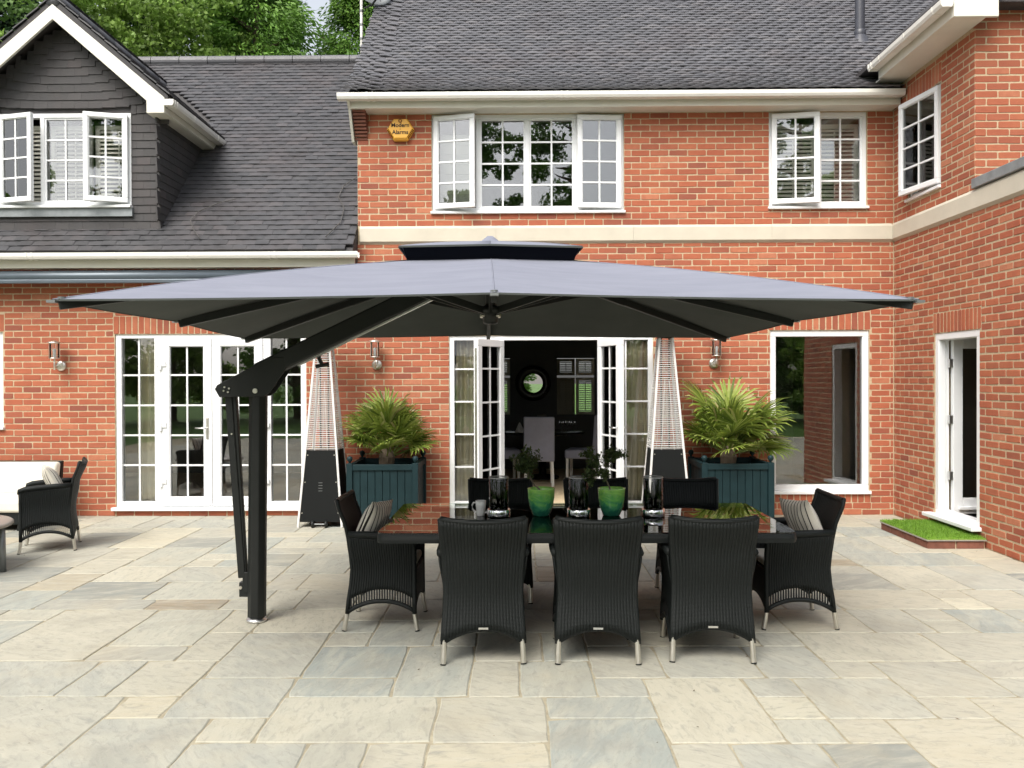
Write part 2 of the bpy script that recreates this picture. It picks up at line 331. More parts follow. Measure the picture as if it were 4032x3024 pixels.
# ---- patio of random-coursed sandstone
patio = MB().box(-10, 4.44, -3.2, 9.98, -.035, -.0055).box(4.441, 8.2, -3.2, 6.94, -.035, -.0055).build('patio', 'joint')
tag(patio, 'pale sandstone flag patio with sandy joints in front of the house', None, None, 'structure')
UX, UY, X0, Y0 = .1355, .272, .12, 3.75
IX0, IX1, IY0, IY1 = -66, 32, -25, 23
occ = {}
slabs = []
def put(a, b, c, d, tone=None):
    for i in range(a, b):
        for j in range(c, d):
            if (i, j) in occ: return False
    for i in range(a, b):
        for j in range(c, d): occ[(i, j)] = 1
    slabs.append((a, b, c, d, tone)); return True
for (xa, xb, ya, yb, tone) in [(.13, .65, 3.2, 4.01, .60), (.12, .65, 4.01, 4.29, .62), (.66, 1.2, 3.75, 4.56, .45), (.66, .93, 3.2, 3.75, .15), (.93, 1.33, 3.2, 3.75, .33), (-.04, .36, 4.29, 4.83, .52),
    (.37, .66, 4.29, 4.56, .30), (.36, .78, 4.56, 5.1, .20), (.78, 1.33, 4.56, 5.1, .27), (1.33, 1.73, 4.56, 5.1, .33), (1.2, 1.47, 4.28, 4.56, .33), (1.2, 1.47, 4.02, 4.28, .94), (1.47, 2.0, 4.02, 4.54, .37),
    (1.74, 2.0, 4.54, 4.82, .14), (2.0, 2.57, 4.28, 4.82, .2), (2.0, 2.3, 4.02, 4.28, .11), (1.75, 2.57, 4.82, 5.37, .46), (2.57, 3.4, 4.82, 5.37, .18), (1.75, 2.28, 5.37, 5.92, .06), (2.28, 2.71, 5.37, 5.92, .38),
    (2.71, 2.99, 5.37, 5.65, .93), (2.71, 2.99, 5.65, 5.92, .17), (2.28, 3.09, 5.92, 6.5, .05), (3.09, 3.36, 5.92, 6.2, .95), (1.2, 1.74, 3.47, 4.02, .03), (1.74, 2.3, 3.47, 4.02, .0), (2.3, 2.85, 3.74, 4.29, .02),
    (-.43, .12, 3.2, 3.757, .96), (-.70, -.43, 3.2, 3.757, .08), (-.97, -.70, 3.2, 3.757, .50), (-1.5, -.97, 3.2, 3.757, .31), (-1.23, -.43, 3.757, 4.29, .48), (-.43, .12, 3.757, 4.29, .16),
    (-.31, -.04, 4.29, 4.83, .17), (-.72, -.31, 4.29, 5.1, .54), (-1.25, -.72, 4.56, 5.1, .575), (-1.25, -.72, 4.29, 4.56, .56), (-1.8, -1.25, 4.56, 5.37, .28), (-1.8, -1.25, 4.02, 4.56, .32), (-2.2, -1.8, 4.29, 4.83, .14),
    (-2.05, -1.8, 4.02, 4.29, .96), (-2.05, -1.5, 3.47, 4.02, .30), (-2.88, -2.05, 3.47, 4.29, .22), (-2.48, -2.2, 4.29, 4.83, .31), (-3.3, -2.48, 4.29, 4.83, .33), (-2.07, -1.8, 5.37, 5.92, .46), (-2.07, -1.8, 4.83, 5.37, .15),
    (-2.64, -2.07, 5.1, 5.92, .5), (-2.64, -2.07, 4.83, 5.1, .82), (-3.2, -2.64, 4.83, 5.92, .12), (-3.5, -2.66, 5.92, 6.2, .84), (-2.66, -2.25, 5.92, 6.2, .985), (-3.6, -2.9, 6.2, 6.75, .905), (-2.9, -2.1, 6.2, 6.75, .51)]:
    q = lambda v: round((v - X0) / UX)
    w = lambda v: round((v - Y0) / UY)
    put(q(xa), q(xb), w(ya), w(yb), tone)
rr = random.Random(11)
IXM = IX1
for j in range(IY0, IY1):
    IX1 = IXM if Y0 + (j + 4) * UY > 6.95 else 59
    for i in range(IX0, IX1):
        if (i, j) in occ: continue
        run = 0
        while i + run < IX1 and (i + run, j) not in occ and run < 7: run += 1
        opts = [(2, 1), (2, 2), (4, 2), (4, 2), (4, 3), (6, 2), (4, 1), (6, 1), (4, 4), (3, 2)]
        rr.shuffle(opts); done = False
        for (a, b) in opts:
            if a > run or run - a == 1 or j + b > IY1: continue
            if put(i, i + a, j, j + b): done = True; break
        if not done: put(i, i + max(1, min(run, 3)), j, j + 1) or put(i, i + 1, j, j + 1)
def slab_geo(a, b, c, d, rg):
    gx = .0045; x0, x1, y0, y1 = X0 + a * UX + gx, X0 + b * UX - gx, Y0 + c * UY + gx, Y0 + d * UY - gx
    k = 5; pts = []
    for (p, q) in (((x0, y0), (x1, y0)), ((x1, y0), (x1, y1)), ((x1, y1), (x0, y1)), ((x0, y1), (x0, y0))):
        for t in range(k):
            f = (t + (.12 if t == 0 else 0)) / k
            pts.append((p[0] + (q[0] - p[0]) * f + rg.uniform(-1, 1) * .0028, p[1] + (q[1] - p[1]) * f + rg.uniform(-1, 1) * .0028))
    cx, cy = (x0 + x1) / 2, (y0 + y1) / 2; h = rg.uniform(-.0012, .0012); n = len(pts)
    tx, ty = rg.uniform(-1, 1) * .0015, rg.uniform(-1, 1) * .0015
    def zz(p): return h + tx * (p[0] - cx) + ty * (p[1] - cy)
    ins = [(p[0] + (cx - p[0]) * .006 / max(.05, abs(cx - p[0])) * (abs(cx - p[0]) > .01), p[1] + (cy - p[1]) * .006 / max(.05, abs(cy - p[1])) * (abs(cy - p[1]) > .01)) for p in pts]
    V = [(p[0] - cx, p[1] - cy, zz(p)) for p in ins] + [(p[0] - cx, p[1] - cy, zz(p) - .0035) for p in pts] + [(p[0] - cx, p[1] - cy, -.02) for p in pts]
    F = [tuple(range(n))] + [(i + n, (i + 1) % n + n, (i + 1) % n, i) for i in range(n)] + [(i + 2 * n, (i + 1) % n + 2 * n, (i + 1) % n + n, i + n) for i in range(n)]
    return V, F, cx, cy
def scr_area(x0, x1, y0, y1):
    ps = [project((x, y, 0)) for x in (x0, x1) for y in (y0, y1)]
    if any(p is None for p in ps): return 0
    cx = sum(p[0] for p in ps) / 4; cy = sum(p[1] for p in ps) / 4
    if not (-60 < cx < 4092 and cy < 3100): return 0
    return (max(p[0] for p in ps) - min(p[0] for p in ps)) * (max(p[1] for p in ps) - min(p[1] for p in ps))
slabs.sort(key=lambda s: -scr_area(X0 + s[0] * UX, X0 + s[1] * UX, Y0 + s[2] * UY, Y0 + s[3] * UY))
rest_v, rest_f, rest_r = [], [], []
for k, (a, b, c, d, tone) in enumerate(slabs):
    V, F, cx, cy = slab_geo(a, b, c, d, rr)
    rv = tone if tone is not None else rr.random()
    if k < 300:
        me = bpy.data.meshes.new('slab'); me.from_pydata(V, [], F); me.materials.append(M['sandstone'])
        o = obj('slab', me, patio, (cx, cy, 0))
        at = me.attributes.new('rnd', 'FLOAT', 'FACE'); at.data.foreach_set('value', [rv] * len(F))
    else:
        o0 = len(rest_v); rest_v += [(x + cx, y + cy, z) for x, y, z in V]; rest_f += [tuple(i + o0 for i in f) for f in F]; rest_r += [rv] * len(F)
me = bpy.data.meshes.new('slabs'); me.from_pydata(rest_v, [], rest_f); me.materials.append(M['sandstone'])
at = me.attributes.new('rnd', 'FLOAT', 'FACE'); at.data.foreach_set('value', rest_r)
tag(obj('far_slabs', me, patio), kind='stuff')

# ================================================================== HOUSE
house = tag(empty('brick_house'), 'red brick house with dark tiled roofs, white windows and a tile-hung dormer', 'house')
WM = {'main': (Vector((0, 10, 0)), 0.0), 'wing': (Vector((4.46, 10, 0)), -math.pi / 2), 'gable': (Vector((4.46, 8.22, 0)), 0.0), 'end': (Vector((4.46, 6.95, 0)), 0.0)}
def wmat(w): return Matrix.Translation(WM[w][0]) @ Matrix.Rotation(WM[w][1], 4, 'Z')
def cells(x0, x1, z0, z1, holes):
    xs = sorted({x0, x1, *[min(max(h[0], x0), x1) for h in holes], *[min(max(h[1], x0), x1) for h in holes]})
    zs = sorted({z0, z1, *[min(max(h[2], z0), z1) for h in holes], *[min(max(h[3], z0), z1) for h in holes]})
    for j in range(len(zs) - 1):
        run = None
        for i in range(len(xs) - 1):
            cx, cz = (xs[i] + xs[i + 1]) / 2, (zs[j] + zs[j + 1]) / 2
            inside = any(h[0] < cx < h[1] and h[2] < cz < h[3] for h in holes)
            if not inside: run = (run[0], xs[i + 1]) if run else (xs[i], xs[i + 1])
            if run and (inside or i == len(xs) - 2):
                yield run[0], run[1], zs[j], zs[j + 1]; run = None
bricks = []   # (wall, u0, u1, z0, z1, proud)
GAP = {'main': .0056, 'wing': .0078, 'gable': .0056, 'end': .006}
def courses(w, x0, x1, z0, z1, holes, phase=0, zoff=0):
    k = 0; z = z0; g = GAP[w]
    while z < z1 - .02:
        a = z + g; b = min(z + .075 - g, z1 - .003)
        hs_ = [h for h in holes if h[3] > a and h[2] < b and h[1] > x0 and h[0] < x1]
        xs = sorted({x0, x1, *[min(max(v, x0), x1) for h in hs_ for v in h[:2]]}); segs = []
        for p, q in zip(xs[:-1], xs[1:]):
            lo, hi = a, b
            for h in hs_:
                if h[0] < (p + q) / 2 < h[1]:
                    if h[2] > lo + .018 and h[3] >= hi: hi = min(hi, h[2] - .005)
                    elif h[3] < hi - .018 and h[2] <= lo: lo = max(lo, h[3] + .005)
                    else: hi = lo
            if hi - lo > .012:
                if segs and abs(segs[-1][1] - p) < 1e-6 and segs[-1][2:] == (lo, hi): segs[-1] = (segs[-1][0], q, lo, hi)
                else: segs.append((p, q, lo, hi))
        for (p, q, lo, hi) in segs:
            u = math.floor((p - phase) / .225) * .225 + phase + (.1125 if k % 2 else 0) - .225
            while u < q:
                j = random.uniform(-.003, .003)
                l, r_ = max(u + g, p + .003), min(u + .225 - g + j, q - .003)
                if r_ - l > .02: bricks.append((w, l, r_, lo + random.uniform(-.0015, .0015), hi + random.uniform(-.0015, .0015), random.uniform(-.0022, .0018)))
                u += .225
        z += .075; k += 1
def soldiers(w, x0, x1, z0, z1):
    n = round((x1 - x0) / .075); s = (x1 - x0) / n
    for i in range(n): bricks.append((w, x0 + i * s + .0058, x0 + (i + 1) * s - .0058 + random.uniform(-.002, .002), z0 + .004, z1 - .005, random.uniform(-.002, .002)))
# openings (main wall, local u = world x)
H_FD = (-4.92, -2.60, .07, 2.20); H_CD = (-.87, 1.585, .07, 2.165); H_PW = (2.985, 4.17, .255, 2.215); H_LW = (-7.6, -6.285, 1.05, 2.235)
H_U1 = (-1.07, 1.24, 3.63, 4.83); H_U2 = (2.975, 4.145, 3.665, 4.83)
S_FD = (-4.94, -2.58, 2.20, 2.42); S_CD = (-.89, 1.605, 2.165, 2.385); S_PW = (2.96, 4.185, 2.215, 2.435); S_PWb = (2.96, 4.185, .145, .255); S_LW = (-7.62, -6.265, 2.235, 2.455)
low_h = [H_FD, H_CD, H_PW, H_LW]; low_s = [S_FD, S_CD, S_PW, S_PWb, S_LW]
courses('main', -8.5, 4.458, -.005, 3.27, low_h + low_s, .03)
courses('main', -1.965, 4.458, 3.485, 4.83, [H_U1, H_U2], .09)
for s in (S_FD, S_CD, S_PW, S_LW): soldiers('main', *s)
soldiers('main', *S_PWb)
# wing: local u = 10 - y
H_WD = (.98, 1.86, .14, 2.115); S_WD = (.95, 1.89, 2.115, 2.335); H_WW = (.36, 1.11, 3.66, 4.79); S_WW = (.34, 1.13, 4.79, 5.0)
courses('wing', .006, 3.047, -.005, 3.27, [H_WD, S_WD], .05)
courses('wing', .006, 1.775, 3.485, 5.07, [H_WW, S_WW], .10)
soldiers('wing', *S_WD); soldiers('wing', *S_WW)
courses('gable', 0.0, 3.0, 3.485, 7.6, [], .0)
courses('end', 0.0, 3.6, -.005, 3.27, [], .0)
# mortar backing
def backing(name, w, rects, holes, label=None, th=.25):
    b = MB()
    for (x0, x1, z0, z1) in rects:
        for (a, c, d, e) in cells(x0, x1, z0, z1, holes): b.box(a, c, .0035, th, d, e)
    o = b.build(name, 'mortar', house); o.location = WM[w][0]; o.rotation_euler = (0, 0, WM[w][1])
    if label: o['label'] = label
    return o
wall_main = backing('wall', 'main', [(-8.5, 4.52, -.03, 3.27), (-1.965, 4.52, 3.27, 4.86)], low_h + [H_U1, H_U2], 'front wall of red brick in stretcher bond')
wall_wing = backing('wall', 'wing', [(0, 3.042, -.03, 3.49), (0, 1.772, 3.49, 5.1)], [H_WD, H_WW], 'side wing wall of red brick running towards the viewer')
wall_gab = backing('wall', 'gable', [(.006, 3.0, 3.49, 7.6)], [], 'upper wing wall of orange red brick facing the viewer')
wall_end = backing('wall', 'end', [(.006, 3.6, -.03, 3.49)], [], 'end wall of the single-storey side wing')
# the brick pieces
OFF8 = [(0, 0, .006, 0), (0, 0, 0, .006)]
def brick_ring(l, r_, a, b, ch, rg, jit):
    base = [(l + ch, a), (r_ - ch, a), (r_, a + ch), (r_, b - ch), (r_ - ch, b), (l + ch, b), (l, b - ch), (l, a + ch)]
    return [(x + rg.uniform(-jit, jit), z + rg.uniform(-jit, jit)) for x, z in base]
BF = [tuple(range(8))] + [(i, i + 8, (i + 1) % 8 + 8, (i + 1) % 8) for i in range(8)] + [(i + 8, i + 16, (i + 1) % 8 + 16, (i + 1) % 8 + 8) for i in range(8)]
def brick_geo(l, r_, a, b, proud, rg):
    o = brick_ring(l, r_, a, b, .007, rg, .0022); cx, cz = (l + r_) / 2, (a + b) / 2
    inn = [(x + math.copysign(.0035, cx - x), z + math.copysign(.0035, cz - z)) for x, z in o]
    return [(x, proud, z) for x, z in inn] + [(x, proud + .0035, z) for x, z in o] + [(x, .03, z) for x, z in o]
scored = []
for i, b in enumerate(bricks):
    m = wmat(b[0]); p = project(m @ Vector(((b[1] + b[2]) / 2, 0, (b[3] + b[4]) / 2)))
    a_ = project(m @ Vector((b[1], 0, b[3]))); c_ = project(m @ Vector((b[2], 0, b[4])))
    ar = 0
    if p and a_ and c_ and 20 < p[0] < 4012 and 10 < p[1] < 3014:
        ar = abs(a_[0] - c_[0]) * abs(a_[1] - c_[1])
        if 240 < p[0] < 3640 and 1030 < p[1] < 1330: ar = 0   # behind the parasol
    scored.append((ar, i))
near = {i for ar, i in sorted(scored, reverse=True)[:300] if ar > 0}
brick_var = {}
rest = {'end': ([], [], []), 'main': ([], [], []), 'wing': ([], [], []), 'gable': ([], [], [])}
rb = random.Random(3)
for i, (w, l, r_, a, b, pr) in enumerate(bricks):
    if i in near:
        key = (round((r_ - l) / .02), round((b - a) / .02), rb.randrange(5))
        if key not in brick_var:
            W, Hh = (r_ - l), (b - a); me = bpy.data.meshes.new('brick'); me.from_pydata(brick_geo(-W / 2, W / 2, -Hh / 2, Hh / 2, 0, rb), [], BF); me.materials.append(M['brick']); brick_var[key] = me, W, Hh
        me, W, Hh = brick_var[key]
        obj('brick', me, {'main': wall_main, 'wing': wall_wing, 'gable': wall_gab, 'end': wall_end}[w], ((l + r_) / 2, pr, (a + b) / 2), None, ((r_ - l) / W, 1, (b - a) / Hh))
    else:
        V, F, Q = rest[w]; o0 = len(V); V += brick_geo(l, r_, a, b, pr, rb); F += [tuple(k + o0 for k in f) for f in BF]; Q += [rb.random()] * len(BF)
for w, par in (('main', wall_main), ('wing', wall_wing), ('gable', wall_gab), ('end', wall_end)):
    V, F, Q = rest[w]
    if not V: continue
    me = bpy.data.meshes.new('brickwork'); me.from_pydata(V, [], F); me.materials.append(M['brick'])
    at = me.attributes.new('rnd', 'FLOAT', 'FACE'); at.data.foreach_set('value', Q)
    tag(obj('brickwork', me, par), kind='stuff')
# stone band course
b = MB(); prof = [(0, 3.272), (-.03, 3.30), (-.03, 3.455), (-.012, 3.485), (.1, 3.485), (.1, 3.272)]
xs = [-1.94, -.3, 1.35, 3.0, 4.43]
for p, q in zip(xs[:-1], xs[1:]): MB().prism(prof, lambda y, z, t: (t, 10 + y, z), p + .001, q - .001).build('band_stone', 'stone_band', house)
ys = [10.03, 8.5, 6.92]
for p, q in zip(ys[:-1], ys[1:]): MB().prism(prof, lambda y, z, t: (4.46 + y, t, z), p - .001, q + .001).build('band_stone', 'stone_band', house)
MB().prism([(-.05, 3.49), (-.05, 3.585), (.34, 3.60), (.34, 3.49)], lambda x, z, t: (4.46 + x, t, z), 6.90, 8.2).build('coping', 'lead', house, bevel=.006)
MB().box(4.48, 8, 6.97, 8.25, 3.40, 3.482).build('flat_roof', 'lead', house)

# ---- rooms behind the openings
def room(name, x0, x1, y0, y1, z0, z1, m, holes=(), floor=None):
    t = .06; b = MB()
    for (a, c, d, e) in cells(x0, x1, z0, z1, holes): b.box(a, c, y1, y1 + t, d, e)
    b.box(x0 - t, x0, y0, y1, z0, z1); b.box(x1, x1 + t, y0, y1, z0, z1); b.box(x0, x1, y0, y1, z1, z1 + t)
    r_ = b.build(name, m, house)
    MB().box(x0, x1, y0, y1, z0 - t, z0).build('floor', floor or m, house); return r_
RW = [(.62, 1.27, 1.02, 2.0), (-.88, -.2, 1.02, 2.0)]
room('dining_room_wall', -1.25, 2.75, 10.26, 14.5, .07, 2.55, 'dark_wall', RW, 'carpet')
room('living_room_wall', -8.0, -1.4, 10.26, 14.0, .07, 2.6, 'room_wall', (), 'carpet')
room('kitchen_wall', 2.9, 4.4, 10.26, 13.5, .07, 2.6, 'room_wall')
room('bedroom_wall', -1.9, 2.0, 10.26, 13.5, 3.0, 4.86, 'room_wall')
room('study_wall', 2.2, 4.4, 10.26, 13.5, 3.0, 4.86, 'room_wall')
b = MB(); b.box(4.72, 6.6, 9.4, 9.5, .1, 2.5); b.box(6.6, 6.7, 7.0, 9.5, .1, 2.5); b.box(4.72, 6.7, 7.0, 7.1, .1, 2.5); b.box(4.72, 6.7, 7.0, 9.5, 2.5, 2.6); b.build('hall_wall', 'room_wall', house)
MB().box(4.70, 6.7, 7.0, 9.5, .04, .12).build('floor', 'dark_wood', house)
b = MB(); b.box(4.72, 6.6, 9.9, 10, 3.5, 5.2); b.box(6.0, 6.1, 8.5, 10, 3.5, 5.2); b.box(4.72, 6.7, 8.5, 8.6, 3.5, 5.2); b.box(4.72, 6.7, 8.5, 10, 5.1, 5.2); b.build('landing_wall', 'pale_wall', house)

# ---- windows and doors
def hinge_T(w, hx, ang, side, d=0):
    # rotates a sash about its hinge; the free edge comes out of the wall for positive angles
    s = 1 if side == 'L' else -1
    return Matrix.Translation((hx, d, 0)) @ Matrix.Rotation(-s * ang, 4, 'Z') @ Matrix.Translation((-hx, -d, 0))
def glaze(win, T, x0, x1, z0, z1, cols, rows, zb=None, bw=.02, d=.03, barx=None):
    p = MB(T).box(x0 - .004, x1 + .004, d, d + .006, z0 - .004, z1 + .004).build('pane', 'window_glass', win)
    xs = barx if barx is not None else [x0 + (x1 - x0) * i / cols for i in range(1, cols)]
    zs = zb if zb is not None else [z0 + (z1 - z0) * i / rows for i in range(1, rows)]
    for x in xs: MB(T).box(x - bw / 2, x + bw / 2, d - .008, d + .014, z0, z1).build('glazing_bar', 'white_plastic', win)
    for z in zs: MB(T).box(x0, x1, d - .0095, d + .0155, z - bw / 2, z + bw / 2).build('glazing_bar', 'white_plastic', win)
def sash(win, T, x0, x1, z0, z1, w, d0, d1, cols, rows, zb=None, name='sash'):
    MB(T).ring(x0, x1, z0, z1, w, d0, d1).build(name, 'white_plastic', win, bevel=.006)
    MB(T).ring(x0 + w - .004, x1 - w + .004, z0 + w - .004, z1 - w + .004, .012, d0 + .012, d0 + .03).build('glazing_bead', 'white_plastic', win)
    glaze(win, T, x0 + w, x1 - w, z0 + w, z1 - w, cols, rows, zb, d=(d0 + d1) / 2)
def window(w, x0, x1, z0, z1, lights, sill=True, rows=4, head=.055, name='window'):
    win = empty(name, house, WM[w][0], WM[w][1])
    f = MB(); f.ring(x0, x1, z0, z1, .05, .03, .10)
    for i, L in enumerate(lights[:-1]): f.box(L[1] - .025, L[1] + .025, .032, .098, z0 + .05, z1 - .05)
    f.build('frame', 'white_plastic', win, bevel=.005)
    for (a, b_, kind, ang) in lights:
        a2 = a + (.05 if a == x0 else .025); b2 = b_ - (.05 if b_ == x1 else .025)
        if kind == 'fixed':
            MB().ring(a2 - .002, b2 + .002, z0 + .048, z1 - .048, .022, .045, .075).build('glazing_bead', 'white_plastic', win)
            glaze(win, None, a2 + .02, b2 - .02, z0 + .07, z1 - .07, 2, rows, d=.06)
        else:
            hx = a2 - .012 if kind == 'L' else b2 + .012
            sash(win, hinge_T(w, hx, ang, kind, .03), a2 - .015, b2 + .015, z0 + .03, z1 - .03, .055, -.022, .028, 2, rows)
    if sill: MB().box(x0 - .015, x1 + .015, -.035, .09, z0 - .03, z0 + .002).build('sill', 'white_plastic', win, bevel=.006)
    return win
window('main', -1.07, 1.24, 3.66, 4.83, [(-1.07, -.515, 'L', R(13)), (-.515, .08, 'fixed', 0), (.08, .665, 'fixed', 0), (.665, 1.24, 'R', R(4))])
window('main', 2.975, 4.145, 3.695, 4.83, [(2.975, 3.57, 'L', R(10)), (3.57, 4.145, 'fixed', 0)])
window('main', -7.6, -6.285, 1.08, 2.235, [(-7.6, -6.94, 'fixed', 0), (-6.94, -6.285, 'fixed', 0)])
window('wing', .36, 1.11, 3.69, 4.79, [(.36, 1.11, 'R', R(9.5))])
# picture window
pw = empty('picture_window', house, (0, 10, 0))
f = MB(); f.ring(2.985, 4.17, .285, 2.215, .075, .02, .10); f.build('frame', 'white_plastic', pw, bevel=.008)
MB().box(3.055, 4.10, .06, .066, .35, 2.145).build('pane', 'window_glass', pw)
MB().box(2.97, 4.185, -.035, .09, .25, .287).build('sill', 'white_plastic', pw, bevel=.006)
# left french doors
ZB = [.61, .974, 1.338, 1.705]
fd = empty('french_door', house, (0, 10, 0))
f = MB(); f.box(-4.92, -2.6, .02, .11, 2.15, 2.20); f.box(-4.92, -4.85, .02, .11, .105, 2.15); f.box(-2.67, -2.6, .02, .11, .105, 2.15); f.box(-4.45, -4.365, .02, .11, .105, 2.15); f.box(-3.125, -3.035, .02, .11, .105, 2.15)
f.box(-4.85, -4.45, .02, .11, .105, .17); f.box(-3.035, -2.67, .02, .11, .105, .17); f.box(-4.365, -3.125, .03, .11, .105, .145); f.build('frame', 'white_plastic', fd, bevel=.005)
glaze(fd, None, -4.85, -4.45, .17, 2.15, 2, 5, ZB, d=.06); glaze(fd, None, -3.035, -2.67, .17, 2.15, 2, 5, ZB, d=.06)
for (a, c) in ((-4.362, -3.748), (-3.742, -3.128)): sash(fd, None, a, c, .125, 2.152, .098, .005, .07, 2, 5, ZB, 'door_leaf')
MB().box(-4.96, -2.56, -.05, .10, .065, .105).build('sill', 'white_plastic', fd, bevel=.006)
b = MB(); b.box(-3.815, -3.785, -.006, .006, .93, 1.19); b.build('handle_plate', 'steel', fd, bevel=.004)
MB().tube([(-3.80, -.005, 1.06), (-3.80, -.045, 1.06), (-3.83, -.05, 1.06), (-3.93, -.05, 1.065)], .009, 8).build('handle', 'bright_metal', fd, True)
for x in (-4.37, -3.12):
    for z in (.42, 1.84, 1.1): MB().box(x - .05, x + .07, -.012, .008, z - .03, z + .03).box(x - .018, x + .018, -.02, .008, z - .07, z + .03).build('hinge', 'white_plastic', fd, bevel=.004)
# central french doors, leaves opened outwards
cd = empty('french_door', house, (0, 10, 0)); cd['label'] = 'white french doors standing open in the middle'
f = MB(); f.box(-.87, 1.585, .02, .11, 2.11, 2.165); f.box(-.87, -.81, .02, .11, .105, 2.11); f.box(1.525, 1.585, .02, .11, .105, 2.11); f.box(-.285, -.215, .02, .11, .105, 2.11); f.box(.925, .995, .02, .11, .105, 2.11)
f.box(-.81, -.285, .02, .11, .105, .165); f.box(.995, 1.525, .02, .11, .105, .165); f.box(-.215, .925, .03, .11, .085, .118); f.build('frame', 'white_plastic', cd, bevel=.005)
ZC = [.58, .975, 1.37, 1.765]
glaze(cd, None, -.81, -.285, .165, 2.11, 2, 5, ZC, d=.06); glaze(cd, None, .995, 1.525, .165, 2.11, 2, 5, ZC, d=.06)
sash(cd, hinge_T('main', -.215, R(121), 'L', .02), -.212, .353, .12, 2.11, .085, -.03, .035, 2, 5, ZC, 'door_leaf')
sash(cd, hinge_T('main', .925, R(111), 'R', .02), .357, .922, .12, 2.11, .085, -.03, .035, 2, 5, ZC, 'door_leaf')
T = hinge_T('main', .925, R(111), 'R', .02)
MB(T).tube([(.40, -.03, 1.08), (.40, -.08, 1.08), (.41, -.085, 1.08), (.52, -.085, 1.085)], .009, 8).tube([(.40, .035, 1.08), (.40, .08, 1.08), (.41, .085, 1.08), (.52, .085, 1.085)], .009, 8).build('handle', 'bright_metal', cd, True)
MB().box(-.91, 1.625, -.05, .10, .062, .105).build('sill', 'white_plastic', cd, bevel=.006)
MB(hinge_T('main', -.215, R(121), 'L', .02)).box(.353, .3565, -.012, .018, .3, 2.0).build('lock_strip', 'steel', cd)
# wing door (inner leaf open)
wd = empty('side_door', house, WM['wing'][0], WM['wing'][1])
MB().ring(.98, 1.86, .16, 2.115, .07, .01, .09).build('frame', 'white_plastic', wd, bevel=.006)
MB().ring(1.0, 1.84, .18, 2.09, .05, .091, .12).build('rebate', 'white_plastic', wd)
b = MB().box(.90, 1.90, -.10, .05, .145, .185); b.build('sill', 'white_plastic', wd, bevel=.006)
dl = MB(); dl.box(1.045, 1.105, .14, .24, .19, 2.07); dl.box(1.045, 1.105, .75, .86, .19, 2.07); dl.box(1.045, 1.105, .24, .75, .19, .36); dl.box(1.045, 1.105, .24, .75, 1.95, 2.07); dl.build('door_leaf', 'white_plastic', wd, bevel=.005)
MB().box(1.075, 1.081, .23, .76, .35, 1.96).build('pane', 'window_glass', wd)
MB().box(1.105, 1.14, .19, .83, .235, .27).build('weather_bar', 'white_plastic', wd, bevel=.006)
for z in (.55, 1.15, 1.75): MB().box(1.06, 1.10, .10, .14, z, z + .09).build('hinge', 'bright_metal', wd, bevel=.003)
# slatted shutters behind upstairs panes
def blind(x0, x1, z0, z1, d, w='main', n=18, m='louvre', rods=(), tilt=42, name='shutter'):
    s = empty(name, house, WM[w][0], WM[w][1])
    MB().ring(x0, x1, z0, z1, .05, d - .012, d + .016).build('frame', m, s)
    h = (z1 - z0 - .1) / n; sl = MB(Matrix.Rotation(R(tilt), 4, 'X')).box(-(x1 - x0) / 2 + .05, (x1 - x0) / 2 - .05, -.026, .026, -.0045, .0045).mesh('slat', m)
    for i in range(n): obj('slat', sl, s, ((x0 + x1) / 2, d, z0 + .05 + h * (i + .5)))
    for x in rods: MB().box(x - .006, x + .006, d - .042, d - .032, z0 + .08, z1 - .08).build('tilt_rod', m, s)
blind(3.02, 3.58, 3.74, 4.72, .16, rods=(3.3,)); blind(3.585, 4.10, 3.74, 4.72, .16, rods=(3.80,))
b = MB(); b.box(-1.0, -.62, .14, .155, 3.75, 4.62)
for i in range(7): b.box(-1.0, -.62, .132, .14, 3.78 + i * .12, 3.788 + i * .12)
b.build('roller_blind', 'pale_wall', house).location = (0, 10, 0)
# dining-room shutters on the far wall
WM['back'] = (Vector((0, 14.5, 0)), 0.0)
for (a, c, mm, tl) in ((.62, .93, 'shaded_louvre', 62), (.95, 1.27, 'louvre', 8), (-.55, -.2, 'louvre', 10), (-.88, -.56, 'shaded_louvre', 60)):
    blind(a, c, 1.02, 1.66, .0, 'back', 14, mm, ((a + c) / 2,), tl); blind(a, c, 1.70, 1.99, .0, 'back', 6, mm, ((a + c) / 2,), 10)

# ---- eaves, gutters
def gutter(pts_fn, t0, t1, joints, brackets, sign=1):
    # half-round section swept along t; pts_fn(o, z, t) maps out/up/along to the world
    q_ = [(-.060, .012), (-.060, -.030), (-.046, -.058), (.046, -.058), (.060, -.030), (.060, .012)]
    pr = q_ + [(x * .9, z if z > 0 else z * .9) for x, z in q_[::-1]]
    gt = MB().prism(pr, pts_fn, t0, t1).build('gutter', 'gutter_white', house)
    for t in joints:
        for dt in (-.045, .02): MB().prism([(x * 1.09, z * 1.09) for x, z in pr], pts_fn, t + dt, t + dt + .025).build('union', 'gutter_white', gt)
    for t in brackets:
        MB().prism([(x * 1.06, z * 1.06) for x, z in pr], pts_fn, t, t + .016).build('bracket', 'gutter_white', gt)
    MB().prism([(x * 1.01, z * 1.01) for x, z in q_], pts_fn, t0 - .004, t0 + .004).build('end_cap', 'gutter_white', gt)
    return gt
gutter(lambda o, z, t: (t, 9.70 + o, 4.965 + z), -2.13, 4.44, [-1.75, .51], [-.85, .2, 1.45, 2.55, 3.6, 4.2])
MB().box(-2.02, 4.44, 9.775, 9.80, 4.835, 5.0).build('fascia', 'cream_paint', house)
MB().box(-2.02, 4.44, 9.80, 10.005, 4.835, 4.85).build('soffit', 'cream_paint', house)
